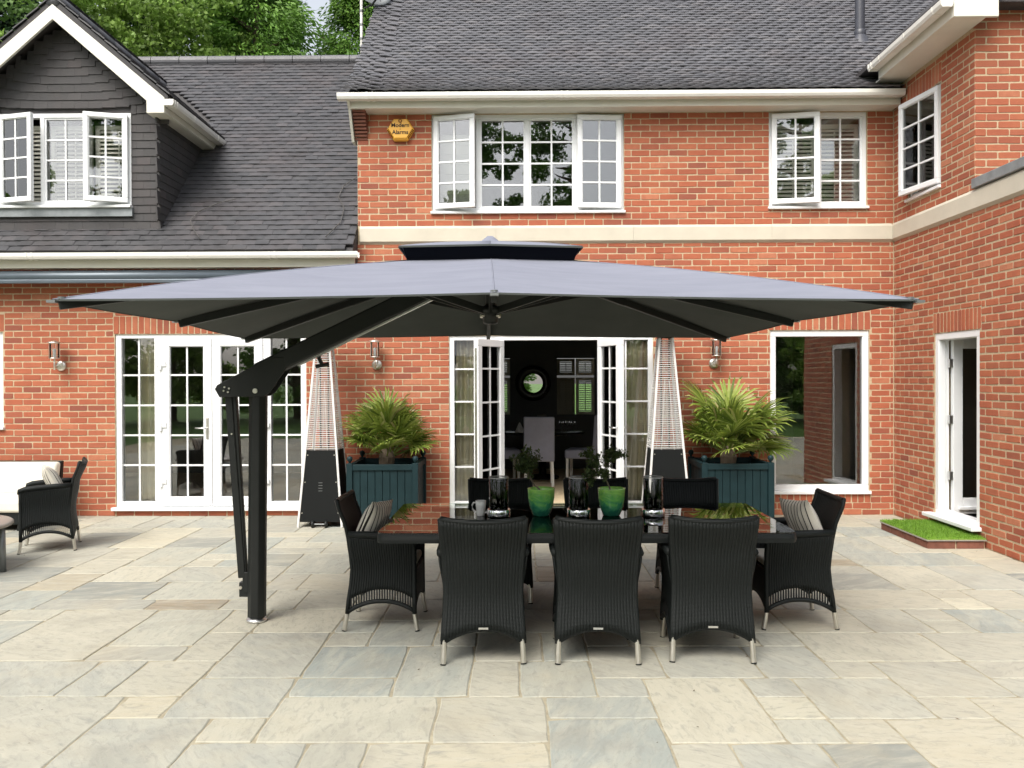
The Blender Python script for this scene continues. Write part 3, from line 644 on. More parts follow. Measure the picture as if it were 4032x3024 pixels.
gutter(lambda o, z, t: (t, 9.70 + o, 3.125 + z), -8.6, -1.90, [-5.75, -2.9], [-4.75, -3.9, -2.15])
MB().box(-8.5, -1.96, 9.775, 9.80, 2.975, 3.15).build('fascia', 'cream_paint', house)
MB().box(-8.5, -1.97, 9.80, 10.004, 2.99, 3.0).build('soffit', 'cream_paint', house)
gutter(lambda o, z, t: (4.065 + o, t, 5.235 + z), 7.98, 9.66, [9.60], [8.15, 8.75, 9.35])
MB().box(4.135, 4.16, 8.02, 9.66, 5.09, 5.25).build('fascia', 'cream_paint', house)
MB().box(4.16, 4.46, 8.02, 9.99, 5.09, 5.105).build('soffit', 'cream_paint', house)
MB().prism([(4.135, 5.085), (4.56, 5.085), (4.56, 5.26), (4.80, 5.50), (4.72, 5.66), (4.135, 5.27)], lambda x, z, t: (x, t, z), 7.985, 8.02).build('barge_foot', 'cream_paint', house, bevel=.004)
MB().prism([(4.74, 5.44), (7.4, 7.9), (7.4, 8.1), (4.66, 5.6)], lambda x, z, t: (x, t, z), 7.987, 8.017).build('barge_board', 'cream_paint', house)
# brick kneeler corbel under the left end of the main eaves
kn = MB()
for i in range(9):
    z = 4.52 + i * .036; kn.box(-1.99, -1.84 + .0 * i, 9.99 - .022 * i, 10.0, z + .003, z + .031)
kn.build('corbel', 'red_brown_brick', house, bevel=.004)
MB().prism([(9.78, 4.835), (9.70, 4.9), (9.72, 5.0), (10.15, 5.22), (10.15, 4.5), (9.99, 4.5)], lambda y, z, t: (t, y, z), -2.03, -2.0).build('box_end', 'cream_paint', house)

# ---- tiled roofs
def tile_template(camber=.010, w=.1635, ln=.20, th=.012, ns=4):
    V = []; xs = [(-.5 + i / ns) * w for i in range(ns + 1)]
    cz = [camber * (1 - (2 * x / w) ** 2) for x in xs]
    V += [(x, 0, z) for x, z in zip(xs, cz)] + [(x, ln, z) for x, z in zip(xs, cz)] + [(x, 0, z - th) for x, z in zip(xs, cz)]
    V += [(xs[0], ln, cz[0] - th), (xs[-1], ln, cz[-1] - th)]
    n = ns + 1; F = [(i, i + 1, n + i + 1, n + i) for i in range(ns)] + [(2 * n + i, 2 * n + i + 1, i + 1, i) for i in range(ns)] + [(2 * n, 0, n, 3 * n), (ns, 2 * n + ns, 3 * n + 1, n + ns)]
    return np.array(V), F
class Tiles:
    def __init__(s, name, mat, part, cap, **kw):
        s.tv, s.tf = tile_template(**kw); s.T = []; s.name = name; s.mat = mat; s.part = part; s.cap = cap
    def put(s, o, u, v, sx=1):
        u, v = Vector(u).normalized(), Vector(v).normalized(); n = u.cross(v).normalized()
        s.T.append((Vector(o), u, v, n, sx))
    def done(s, prefer):
        order = []
        for i, t in enumerate(s.T):
            p = project(t[0]); order.append((-prefer(p) if p and 10 < p[0] < 4020 and 5 < p[1] < 3000 else 1, i))
        order.sort(); chosen = {i for sc_, i in order[:s.cap] if sc_ < 0}
        me = bpy.data.meshes.new(s.name); me.from_pydata([tuple(v) for v in s.tv], [], s.tf); me.materials.append(M[s.mat])
        V, F, Q = [], [], []
        for i, (o, u, v, n, sx) in enumerate(s.T):
            mt = Matrix(((u.x * sx, v.x, n.x, o.x), (u.y * sx, v.y, n.y, o.y), (u.z * sx, v.z, n.z, o.z), (0, 0, 0, 1)))
            if i in chosen:
                ob = obj('tile', me, s.part); ob.matrix_local = mt
            else:
                A = np.array(mt)[:3]; o0 = len(V); V += (s.tv @ A[:, :3].T + A[:, 3]).tolist(); F += [tuple(k + o0 for k in f) for f in s.tf]; Q += [random.random()] * len(s.tf)
        if V:
            m2 = bpy.data.meshes.new(s.name + 's'); m2.from_pydata(V, [], F); m2.materials.append(M[s.mat])
            at = m2.attributes.new('rnd', 'FLOAT', 'FACE'); at.data.foreach_set('value', Q); tag(obj('far_tiles', m2, s.part), kind='stuff')
rnd = random.uniform
# main roof profile: bellcast foot, then 43 degrees
MP = [(9.64, 4.99, R(27))]
for _k in range(700):
    _a = R(27 + 17 * min(1, (_k * .01) / 1.15) ** .8); MP.append((MP[-1][0] + .01 * math.cos(_a), MP[-1][1] + .01 * math.sin(_a), _a))
def main_prof(t): return MP[int(t * 100)]
y1, z1, _ = main_prof(.72); y2, z2, _ = main_prof(6.6)
roof_main = MB().prism([(9.70, 4.985), (main_prof(.4)[0], main_prof(.4)[1] - .03), (y1, z1 - .03), (main_prof(1.15)[0], main_prof(1.15)[1] - .03), (y2, z2 - .03), (y2, 4.9), (9.82, 4.9)], lambda y, z, t: (t, y, z), -2.02, 7.0).build('roof', 'hung_tile', house)
roof_main['label'] = 'main roof of dark grey cambered plain tiles'
TM = Tiles('tile', 'roof_tile', roof_main, 170, camber=.008, th=.014, ln=.17)
GA = .085; k = 0; t = 0
while t < 4.6:
    y, z, a = main_prof(t); x = -2.07 + (.0825 if k % 2 else 0) + .08 + rnd(-.022, .022)
    if k % 2 == 0: pass
    xmax = min(6.8, max(4.43, 4.05 + (z - 5.22) / .93 + .15))
    first = True
    while x < xmax:
        lift = .06 if x < -1.75 else 0   # verge tiles tilt up to the left
        u = (1, 0, 0) if x > -1.7 else (1, 0, -.10)
        zz = z + .019 + (.018 if x <= -1.7 else 0) + rnd(-.0025, .0025)
        tl = a - .14 + rnd(-.008, .008)
        wsx = 1.0
        if first and k % 2: TM.put((x - .124, y, zz), u, (0, math.cos(tl), math.sin(tl)), .52)
        TM.put((x, y + rnd(-.003, .003), zz), (u[0], rnd(-.006, .006), u[2] + rnd(-.007, .007)), (0, math.cos(tl), math.sin(tl)), wsx)
        first = False; x += .165
    t += GA; k += 1
TM.done(lambda p: 1 / p[2])
# left roof
LA = R(45); LY, LZ = 9.64, 3.15
def left_prof(t): return LY + t * math.cos(LA), LZ + t * math.sin(LA)
ye, ze = left_prof(5.02)
roof_left = MB().prism([(9.70, 3.15), (ye, ze - .02), (ye + 3.2, ze - 3.2), (9.82, 3.02)], lambda y, z, t: (t, y, z), -9.0, -1.97).build('roof', 'hung_tile', house)
roof_left['label'] = 'lower left roof of dark slate grey plain tiles'
TL = Tiles('tile', 'slate_tile', roof_left, 130, camber=.003, th=.019, ln=.19)
DX0, DX1, DY, DC = -6.605, -4.345, 9.95, -5.475
k = 0; t = 0
while t < 4.95:
    y, z = left_prof(t); x = -8.9 + (.0825 if k % 2 else 0); sag = .0
    while x < -1.99:
        if not (DX0 + .05 < x < DX1 - .03 and DY < y and z < 6.15 - abs(x - DC) * .84):
            tl = LA - .10 + rnd(-.01, .01)
            TL.put((x, y + rnd(-.004, .004), z + .012 + rnd(-.002, .003)), (1, rnd(-.006, .006), rnd(-.006, .006)), (0, math.cos(tl), math.sin(tl)))
        x += .165
    t += .1; k += 1
TL.done(lambda p: 1 / p[2])
for i in range(16):
    x = -9 + i * .45; MB().tube([(x + .005, ye, ze + .005), (x + .445, ye, ze + .005)], .085, 18).build('ridge_tile', 'roof_tile', roof_left)
# lead soaker beside the main wall and the loose cables on the tiles
def roof_cable(pts, name='cable'):
    MB().tube([(x, left_prof(t)[0] - .012, left_prof(t)[1] + .035 + dz) for x, t, dz in pts], .006, 6).build(name, 'wire', None, True)
# ---- dormer
EZ = 4.885; AP = 6.03; SL = (AP - EZ - .02) / (DC + 4.17) if False else (6.03 - 4.905) / (5.475 - 4.17)
dorm = empty('dormer', house); dorm['label'] = 'gabled dormer hung with dark plain tiles'
WX0, WX1, WZ0, WZ1 = -6.275, -4.675, 3.74, 4.85
b = MB(); back_y = 9.975
for (a, c, d, e) in cells(DX0, DX1, 3.35, 4.86, [(WX0, WX1, WZ0, WZ1)]): b.box(a, c, back_y, back_y + .06, d, e)
b.prism([(DX0, 4.86), (DX1, 4.86), (DC, 4.86 + (DX1 - DC) * SL)], lambda x, z, t: (x, t, z), back_y, back_y + .06)
b.prism([(back_y + .06, 3.35), (back_y + .06, 4.95), (11.6, 4.95), (11.55, 4.9)], lambda y, z, t: (t, y, z), DX1 - .06, DX1 - .001)
b.prism([(back_y + .06, 3.35), (back_y + .06, 4.95), (11.6, 4.95), (11.55, 4.9)], lambda y, z, t: (t, y, z), DX0 + .001, DX0 + .06)
b.build('sheathing', 'hung_tile', dorm)
TH = Tiles('tile', 'hung_tile', dorm, 300, camber=.0, th=.022, ln=.16, ns=1)
z = 3.46; k = 0
up = lambda tl: (0, math.sin(tl), math.cos(tl))
while z < 5.95:
    hw = (DX1 - DC) if z < 4.72 else (DX1 - DC) - max(0, z - 4.72 - .02) / SL + .02
    x = DC - 1.2 - (.0825 if k % 2 else 0)
    while x < DC + 1.25:
        l, r_ = x - .081, x + .081; hw2 = hw + (.10 if z > 4.72 else 0); l, r_ = max(l, DC - hw2), min(r_, DC + hw2)
        ok = r_ - l > .03
        if z + .06 > WZ0 - .12 and z + .02 < WZ1:   # beside the window only
            if l < WX1 and r_ > WX0:
                if l < WX0 < r_: r_ = WX0
                elif l < WX1 < r_: l = WX1
                else: ok = z + .16 < WZ0 - .1
                if z < WZ0 - .13: ok = True
        if ok and r_ - l > .03:
            cx = (l + r_) / 2; cu = .055 * max(0, (abs(cx - DC) / max(hw, .2))) ** 4 if z > 4.80 else 0
            TH.put((cx, DY - .012, z + cu + rnd(-.002, .002)), (1, 0, rnd(-.008, .008) + (.10 * math.copysign(1, cx - DC) if cu > .02 else 0)), up(.10 + rnd(-.006, .006)), (r_ - l) / .162)
        x += .165
    z += .097; k += 1
# cheek on the right side
z = 3.46; k = 0
while z < 4.85:
    y = DY - .01 + (.0 if k % 2 else .082)
    while y < left_prof(0)[0] + (z + .12 - LZ) + .05:
        TH.put((DX1 + .022, y, z), (0, 1, 0), (-math.sin(.075), 0, math.cos(.075))); y += .165
    z += .097; k += 1
TH.done(lambda p: 1 / p[2])
MB().box(WX0 - .02, WX1 + .02, DY - .045, DY + .02, WZ0 - .13, WZ0 - .03).build('flashing', 'lead', dorm)
def dwin():
    WM['dorm'] = (Vector((0, DY - .045, 0)), 0.0); x1, x2 = -5.75, -5.205
    w = window('dorm', WX0, WX1, WZ0, WZ1, [(WX0, x1, 'L', R(15)), (x1, x2, 'fixed', 0), (x2, WX1, 'R', R(17))])
    for (a, c) in ((WX0 + .03, x1 - .02), (x1 + .02, x2 - .02), (x2 + .02, WX1 - .03)): blind(a, c, WZ0 + .05, WZ1 - .1, .20, 'dorm', 17, 'louvre', ((a + c) / 2 + .06,), 42)
    MB().box(WX0 - .3, WX1 + .28, 11.2, 11.26, 3.4, 4.9).build('bedroom_back_wall', 'room_wall', house)
dwin()
# dormer roof, barge boards, gutter
RX, RZ = -4.13, 4.93
for s in (1, -1):
    X = lambda x: DC + s * (x - DC)
    rb_ = MB().prism([(DC, AP + .10), (DC, AP + .015), (RX, RZ - .005), (RX, RZ + .05)], lambda x, z, t: (X(x), t, z), 9.70, 12.8).build('dormer_roof', 'hung_tile', dorm)
    TD = Tiles('tile', 'slate_tile', dorm, 0, camber=.002, th=.014, ln=.19); q = 0; nrm = Vector((SL, 0, 1)).normalized()
    ln = math.hypot(DC - RX, AP + .1 - RZ - .05); k = 0
    while q < ln - .05:
        f_ = q / ln; x = RX + .035 + (DC - RX) * f_; z = RZ + .065 + (AP + .1 - RZ - .05) * f_; y = 9.70 + (.082 if k % 2 else 0)
        while y < 12.8 - (0 if f_ > .9 else 0):
            tl = math.atan(SL) - .06; TD.put((X(x), y + .06, z + rnd(-.002, .002)), (0, s, 0), (-s * math.cos(tl), 0, math.sin(tl))); y += .165
        q += .1; k += 1
    TD.done(lambda p: 1)
    MB().prism([(DC, AP + .02), (RX - .035, RZ + .02), (RX - .035, RZ - .16), (RX - .245, RZ - .16), (RX - .245, RZ - .015), (DC, AP - .155)], lambda x, z, t: (X(x), t, z), 9.685, 9.72).build('barge_board', 'cream_paint', dorm, bevel=.004)
    MB().box(min(X(RX - .05), X(RX - .25)), max(X(RX - .05), X(RX - .25)), 9.722, 11.4, RZ - .155, RZ - .14).build('soffit', 'cream_paint', dorm)
    MB().box(min(X(RX - .035), X(RX - .06)), max(X(RX - .035), X(RX - .06)), 9.722, 11.4, RZ - .15, RZ - .0).build('fascia', 'cream_paint', dorm)
for i in range(7): MB().tube([(DC, 9.69 + i * .45, AP + .085), (DC, 9.69 + i * .45 + .44, AP + .085)], .09, 10).build('ridge_tile', 'roof_tile', dorm, True)
gd = gutter(lambda o, z, t: (RX + .025 + o, t, RZ - .02 + z), 9.66, 11.5, [9.75], [10.3, 11.1])
gd.parent = dorm
# wing roof
MB().prism([(4.05, 5.25), (4.05, 5.30), (9.0, 9.9), (9.0, 5.2)], lambda x, z, t: (x, t, z), 8.03, 13.5).build('roof', 'hung_tile', house)

# ================================================================== THINGS ON AND BY THE HOUSE
roof_cable([(-3.55, 1.02, 0), (-3.75, .93, 0), (-3.95, .75, 0), (-4.0, .55, 0), (-3.9, .35, 0), (-3.78, .17, 0)], 'roof_cable')
roof_cable([(-2.05, 1.75, .02), (-2.12, 1.5, 0), (-2.25, 1.3, 0), (-2.28, 1.05, 0), (-2.17, .8, 0), (-2.17, .5, 0), (-2.3, .2, 0)], 'roof_cable.001')
for o in C.objects:
    if o.name == 'roof_cable': tag(o, 'thin grey cable looping over the left roof near the dormer foot', 'cable')
    if o.name == 'roof_cable.001': tag(o, 'thin grey cable running down the left roof beside the main wall', 'cable')
# awning cassette under the left eaves
aw = tag(empty('awning', None, (-4.6, 9.9, 2.8)), 'closed dark grey awning cassette under the left eaves', 'awning')
pr = [(.06, .02)] + [(-.02 + .085 * math.cos(a), .075 + .075 * math.sin(a)) for a in [math.pi * (-.5 - i / 12) for i in range(13)]] + [(.06, .155)]
MB().prism([(y - .06, z) for y, z in pr], lambda y, z, t: (t, y, z), -3.8, 2.2).build('cassette', 'awning', aw, True)
MB().box(-3.8, 2.2, -.175, -.125, -.01, .035).build('front_bar', 'awning', aw, bevel=.008)
for x in (-3.0, -1.0, 1.0): MB().box(x, x + .06, -.02, .10, .03, .14).build('bracket', 'black_metal', aw)
for x in (-3.83, 2.2): MB().prism([(y - .06, z) for y, z in pr], lambda y, z, t: (t, y, z), x, x + .03).build('end_cap', 'awning', aw)
# alarm box
al = tag(empty('alarm_box', None, (-1.437, 9.998, 4.632)), 'yellow hexagonal alarm box on the brick wall under the eaves', 'alarm box')
hexa = [(.165 * math.cos(R(60 * i)), .148 * math.sin(R(60 * i))) for i in range(6)]
b = MB(); n = 6
b.add([(x, 0, z) for x, z in hexa] + [(x, -.05, z) for x, z in hexa] + [(x * .86, -.075, z * .86 + .008) for x, z in hexa],
      [tuple(range(6)), tuple(range(17, 11, -1))] + [(i, i + 6, (i + 1) % 6 + 6, (i + 1) % 6) for i in range(6)] + [(i + 6, i + 12, (i + 1) % 6 + 12, (i + 1) % 6 + 6) for i in range(6)])
b.build('cover', 'alarm_yellow', al, bevel=.004)
def text(s, size, loc, parent, m='print_black'):
    cu = bpy.data.curves.new('lettering', 'FONT'); cu.body = s; cu.size = size; cu.align_x = 'CENTER'; cu.extrude = .0008; cu.offset = size * .022; cu.materials.append(M[m])
    o = bpy.data.objects.new('lettering', cu); C.objects.link(o); bpy.context.view_layer.update(); me = bpy.data.meshes.new_from_object(o.evaluated_get(bpy.context.evaluated_depsgraph_get())); bpy.data.objects.remove(o); o = bpy.data.objects.new('lettering', me); C.objects.link(o); o.parent = parent; o.location = loc; o.rotation_euler = (R(90), 0, 0); return o
text('Modern', .068, (0, -.0765, .025), al); text('Alarms', .068, (0, -.0765, -.058), al)
MB(Matrix.Translation((0, -.0765, .098)) @ Matrix.Rotation(R(90), 4, 'X')).lathe([(.010, 0), (.024, 0), (.024, .003), (.010, .003)], 14, closed=True).build('emblem', 'print_brown', al)
MB(Matrix.Translation((0, -.0765, .0)) @ Matrix.Rotation(R(90), 4, 'X')).lathe([(.0005, .002), (.006, .002), (.006, 0)], 10).build('dot', 'print_brown', al)
for s in (-1, 1):
    for i in range(6):
        f = (i + .7) / 7; x0, z0 = s * (.165 + (.0825 - .165) * f), -.128 * f
        MB().bar((x0 * 1.0, -.048, z0), (x0 * .895, -.0745, z0 * .895 + .008), .008, .010, (s, 0, -.6)).build('vent_slot', 'print_brown', al)
# wall lanterns
def lantern():
    L = empty('wall_lantern')
    MB(Matrix.Rotation(R(90), 4, 'X')).lathe([(.0, .028), (.03, .028), (.058, .022), (.062, .010), (.062, 0)], 24).build('backplate', 'steel', L, True)
    MB().tube([(0, -.02, 0), (0, -.13, -.005), (0, -.15, .02)], .009, 8).tube([(0, -.15, -.05), (0, -.15, .09)], .011, 8).build('arm', 'steel', L, True)
    MB().lathe([(.0, .085), (.062, .085), (.062, .095), (.0, .095)], 20, (0, -.15, 0)).build('gallery', 'steel', L, True)
    MB().lathe([(.052, .095), (.052, .27)], 20, (0, -.15, 0)).build('glass_cylinder', 'thin_glass', L, True)
    for a in range(4):
        c, s = .058 * math.cos(R(45 + 90 * a)), .058 * math.sin(R(45 + 90 * a)); MB().tube([(c, -.15 + s, .09), (c, -.15 + s, .275)], .0035, 6).build('rod', 'steel', L)
    MB().lathe([(.0, .305), (.03, .297), (.088, .275), (.088, .27), (.0, .27)], 24, (0, -.15, 0)).build('cap', 'steel', L, True)
    MB().lathe([(.0, .205), (.015, .20), (.022, .18), (.016, .16), (.016, .10)], 14, (0, -.15, 0)).build('bulb', 'bulb', L, True)
    return L
la = lantern()
for i, (x, lb) in enumerate(((-5.57, 'steel wall lantern on the brick left of the closed french doors'), (-1.74, 'steel wall lantern above the left planter'), (2.31, 'steel wall lantern above the right planter'))):
    o = la if i == 0 else copy_tree(la)
    o.location = (x, 9.998, 1.82); tag(o, lb, 'lantern', 'steel wall lanterns')
# flue pipe
fl = tag(empty('flue_pipe', None, (4.49, 11.06, 6.05)), 'dark flue pipe standing on the main roof', 'flue pipe')
MB().lathe([(.062, .1), (.062, 1.3)], 20).build('pipe', 'flue_black', fl, True)
MB().lathe([(.0715, .10), (.075, .12), (.075, .17), (.066, .185)], 20).build('collar', 'flue_black', fl, True)
MB().lathe([(.16, -.06), (.14, -.01), (.075, .11)], 20).build('cone', 'flue_black', fl, True)
MB(Matrix.Rotation(R(43), 4, 'X')).box(-.32, .32, -.30, .22, .0, .012).build('flashing', 'lead', fl)
# satellite dish on its mast behind the left ridge
ds = tag(empty('satellite_dish', None, (-2.29, 12.0, 6.0)), 'grey satellite dish on a pale mast beside the main roof verge', 'satellite dish')
MB().tube([(0, 0, 0), (0, 0, 1.25)], .022, 10).build('mast', 'gutter_white', ds, True)
for z in (.55, .75, .95): MB().tube([(0, 0, z), (0, 0, z + .025)], .030, 10).build('clamp', 'grey_metal', ds)
MB(Matrix.Translation((.16, -.08, 1.24)) @ Matrix.Rotation(R(28), 4, 'Z') @ Matrix.Rotation(R(72), 4, 'X')).grid(lambda u, v: ((.02 + .28 * v) * math.cos(2 * math.pi * u), (.02 + .31 * v) * math.sin(2 * math.pi * u), .07 * v * v), 28, 5).build('reflector', 'grey_metal', ds, True, solid=.006)
MB().tube([(.06, -.05, .98), (.2, -.25, .94), (.34, -.44, 1.0)], .014, 8).build('feed_arm', 'black_metal', ds, True)
MB().box(.29, .40, -.49, -.39, .97, 1.05).tube([(.345, -.44, .97), (.345, -.44, .90)], .012, 6).build('feed_horn', 'grey_metal', ds, bevel=.01)
# brick step with a turf mat at the side door
st = tag(empty('door_step', None, (4.17, 8.53, 0)), 'low brick step with a bright green turf mat by the side door', 'step')
MB().box(-.262, .275, -.512, .505, -.01, .072).build('core', 'mortar', st)
for i in range(2): 
    x = -.275 + i * .275; MB().box(x + .004, x + .262, -.525, -.505, .0, .07).build('brick', 'red_brown_brick', st, bevel=.004)
for i in range(4):
    y = -.52 + i * .26; MB().box(-.276, -.255, y + .006, y + .25, .0, .07).build('brick', 'red_brown_brick', st, bevel=.004)
MB().box(-.29, .283, -.54, .52, .074, .088).build('board', 'coffee_top', st, bevel=.004)
def turf():
    n = 9000; x = RNG.uniform(-.285, .275, n); y = RNG.uniform(-.535, .515, n); h = RNG.uniform(.02, .042, n); a = RNG.uniform(0, 6.28, n); w = .0028
    ln = RNG.normal(0, .014, (n, 2)); z0 = .088
    V = np.zeros((n, 3, 3)); V[:, 0] = np.c_[x - w * np.cos(a), y - w * np.sin(a), np.full(n, z0)]; V[:, 1] = np.c_[x + w * np.cos(a), y + w * np.sin(a), np.full(n, z0)]
    V[:, 2] = np.c_[x + ln[:, 0], y + ln[:, 1], z0 + h]
    return np_mesh('turf', V, np.arange(n * 3).reshape(n, 3), 'turf', RNG.random(n))
tag(obj('turf', turf(), st), kind='stuff')
MB().box(-.285, .278, -.535, .515, .0885, .098).build('mat_backing', 'turf', st)

# ---- curtains
def curtain(x0, x1, y, z0, z1, n, lb):
    b = MB(); b.grid(lambda u, v: (x0 + (x1 - x0) * u + .006 * math.sin(9 * v + u * 7), y + .024 * math.sin(u * n * 2 * math.pi) + .012 * math.sin(u * n * 4.4 + v * 2), z0 + (z1 - z0) * v), n * 12, 10)
    tag(b.build('curtain', 'curtain', None, True, solid=.004), lb, 'curtain', 'cream curtains behind the french doors')
curtain(-.80, -.40, 10.15, .12, 2.25, 5, 'cream curtain gathered behind the left sidelight of the open doors')
curtain(1.22, 1.55, 10.15, .12, 2.25, 5, 'cream curtain gathered behind the right sidelight of the open doors')
curtain(-4.72, -4.44, 10.155, .12, 2.25, 3, 'cream curtain at the left end of the closed french doors')
# ---- dining room furniture
def dining_chair():
    c = empty('dining_chair'); 
    MB().box(-.23, .23, -.24, .24, .36, .50).build('seat', 'grey_fabric', c, bevel=.03, seg=3)
    MB().prism([(-.245, .40), (-.175, .40), (-.215, 1.02), (-.29, 1.02)], lambda y, z, t: (t, y, z), -.225, .225).build('backrest', 'grey_fabric', c, bevel=.02, seg=3)
    for sx in (-1, 1):
        for sy in (-1, 1): MB().bar((sx * .19, sy * .20, .37), (sx * .20, sy * (.20 if sy > 0 else .25), 0), .042, .042, (1, 0, 0)).build('leg', 'white_wood', c, bevel=.004)
    return c
dc = dining_chair()
for i, (x, y, a, lb) in enumerate(((.255, 12.35, 0, 'grey upholstered dining chair with its back to the doorway'), (.93, 12.75, 78, 'grey upholstered dining chair seen side-on at right of the table'), (-.28, 12.75, -80, 'grey upholstered dining chair seen side-on at left of the table'))):
    o = dc if i == 0 else copy_tree(dc)
    o.location = (x, y, .07); o.rotation_euler = (0, 0, R(a)); tag(o, lb, 'dining chair', 'grey dining chairs indoors')
dt = tag(empty('dining_table', None, (.33, 13.15, .07)), 'dark dining table inside the room beyond the doors', 'dining table')
MB().lathe([(.0, .74), (.66, .74), (.67, .725), (.66, .71), (.0, .71)], 32).build('tabletop', 'dark_wood', dt, True)
MB().lathe([(.26, 0), (.26, .03), (.06, .07), (.05, .69), (.2, .71)], 20).build('pedestal', 'dark_wood', dt, True)
for i, (x, y, wl) in enumerate(((.62, 12.95, 'leftmost of the three clear wine glasses on the indoor table'), (.72, 13.0, 'middle of the three clear wine glasses on the indoor table'), (.80, 12.9, 'rightmost of the three clear wine glasses on the indoor table'))):
    b = MB().lathe([(.0, .003), (.034, .003), (.004, .01), (.004, .08), (.034, .11), (.036, .17)], 14).build('wine_glass', 'thin_glass', None, True, loc=(x, y, .811))
    tag(b, wl, 'wine glass', 'glasses on the indoor table')
cn = MB().lathe([(.0, 0), (.075, 0), (.075, .26), (.0, .26)], 20).build('candle_holder', 'room_wall', None, True, loc=(.32, 13.2, .811)); tag(cn, 'brown cylinder vase behind the grey dining chair', 'vase')
nap = MB().lathe([(.085, 0), (.06, .05), (.01, .15)], 9).build('napkin', 'white_wood', None, loc=(-.03, 12.95, .811)); tag(nap, 'folded pale napkin on the indoor table', 'napkin')
mi = tag(empty('wall_mirror', None, (.205, 14.49, 1.565)), 'round mirror in a wide dark frame on the far dining room wall', 'mirror')
T = Matrix.Rotation(R(90), 4, 'X')
MB(T).lathe([(.0, .03), (.165, .03)], 36).build('glass', 'mirror', mi)
MB(T).lathe([(.165, .026), (.18, .045), (.29, .05), (.31, .02), (.31, 0)], 36).build('frame', 'dark_wood', mi, True)

# ================================================================== PARASOL
UMB = tag(empty('cantilever_parasol', None, (-.2, 5.4, 0), R(2.8)), 'large grey square cantilever parasol over the outdoor dining table', 'parasol')
HX, HY = 2.015, 1.535
def hem(i):   # eight rib ends: corners 2.0 m, mids slightly higher
    return [(-HX, -HY, 2.018), (0, -HY, 2.05), (HX, -HY, 2.018), (HX, 0, 2.03), (HX, HY, 1.995), (0, HY, 2.018), (-HX, HY, 1.995), (-HX, 0, 2.03)][i % 8]
OX, OY, OZ = .50, .385, 2.362
opn = [(-OX, -OY, OZ), (0, -OY, OZ + .012), (OX, -OY, OZ), (OX, 0, OZ + .012), (OX, OY, OZ), (0, OY, OZ + .012), (-OX, OY, OZ), (-OX, 0, OZ + .012)]
def canopy(dz, flip, inset=0):
    b = MB()
    for k in range(8):
        a, c = Vector(hem(k)), Vector(hem(k + 1)); p, q = Vector(opn[k]), Vector(opn[(k + 1) % 8])
        def fn(u, v):
            lo = a.lerp(c, u); hi = p.lerp(q, u); r_ = lo.lerp(hi, v)
            sag = -.020 * math.sin(math.pi * u) * (1 - v) ** .5 * (1 if v > 0 else .3) - .035 * math.sin(math.pi * v) * math.sin(math.pi * u) * .5 + .02 * math.sin(math.pi * v)
            return (r_.x, r_.y, r_.z + sag + dz)
        b.grid(fn, 10, 10, flip)
    return b
canopy(0, False).build('canopy', 'canopy_fabric', UMB, True)
canopy(-.006, True).build('canopy_fabric_shaded', 'canopy_fabric_shaded', UMB, True)
for k in range(8):
    a, p = Vector(hem(k)), Vector(opn[k])
    MB().tube([tuple(a.lerp(p, v / 10) + Vector((0, 0, .02 * math.sin(math.pi * v / 10) + .0005))) for v in range(11)], .0035, 6).build('seam', 'canopy_fabric', UMB, True)
b = MB()
for k in range(8):
    a, c = Vector(hem(k)), Vector(hem(k + 1)); n = 12
    for j in range(n):
        p = a.lerp(c, j / n); q = a.lerp(c, (j + 1) / n); s0 = -.006 * math.sin(math.pi * j / n); s1 = -.006 * math.sin(math.pi * (j + 1) / n)
        b.bar((p.x, p.y, p.z + s0 - .004), (q.x, q.y, q.z + s1 - .004), .010, .009)
b.build('hem', 'canopy_fabric_shaded', UMB)
# vent tier
VX, VY, VZ = .545, .46, 2.437
vt = [(-VX, -VY, VZ), (0, -VY, VZ + .012), (VX, -VY, VZ), (VX, 0, VZ + .012), (VX, VY, VZ), (0, VY, VZ + .012), (-VX, VY, VZ), (-VX, 0, VZ + .012)]
b = MB()
for k in range(8):
    a, c = Vector(vt[k]), Vector(vt[(k + 1) % 8]); ap = Vector((0, 0, 2.535))
    b.grid(lambda u, v: tuple(a.lerp(c, u).lerp(ap, v * .97) + Vector((0, 0, .012 * math.sin(math.pi * v)))), 4, 5)
cap = b.build('vent_canopy', 'canopy_fabric', UMB, True, solid=.006)
b = MB()
for k in range(8): b.bar(Vector(vt[k]) - Vector((0, 0, .005)), Vector(vt[(k + 1) % 8]) - Vector((0, 0, .005)), .010, .010)
b.build('vent_hem', 'canopy_fabric_shaded', cap)
b = MB()
for k in range(8):
    a, c = Vector(vt[k]), Vector(vt[(k + 1) % 8]); p, q = Vector(opn[k]), Vector(opn[(k + 1) % 8])
    b.grid(lambda u, v: tuple((a.lerp(c, u) * .965 + Vector((0, 0, .035 * VZ))).lerp(p.lerp(q, u) - Vector((0, 0, .01)), v)), 3, 2)
b.build('vent_mesh', 'vent_mesh', UMB)
MB().lathe([(.0, .05), (.02, .048), (.055, .02), (.075, .0)], 20, (0, 0, 2.525)).build('finial', 'canopy_fabric', UMB, True)
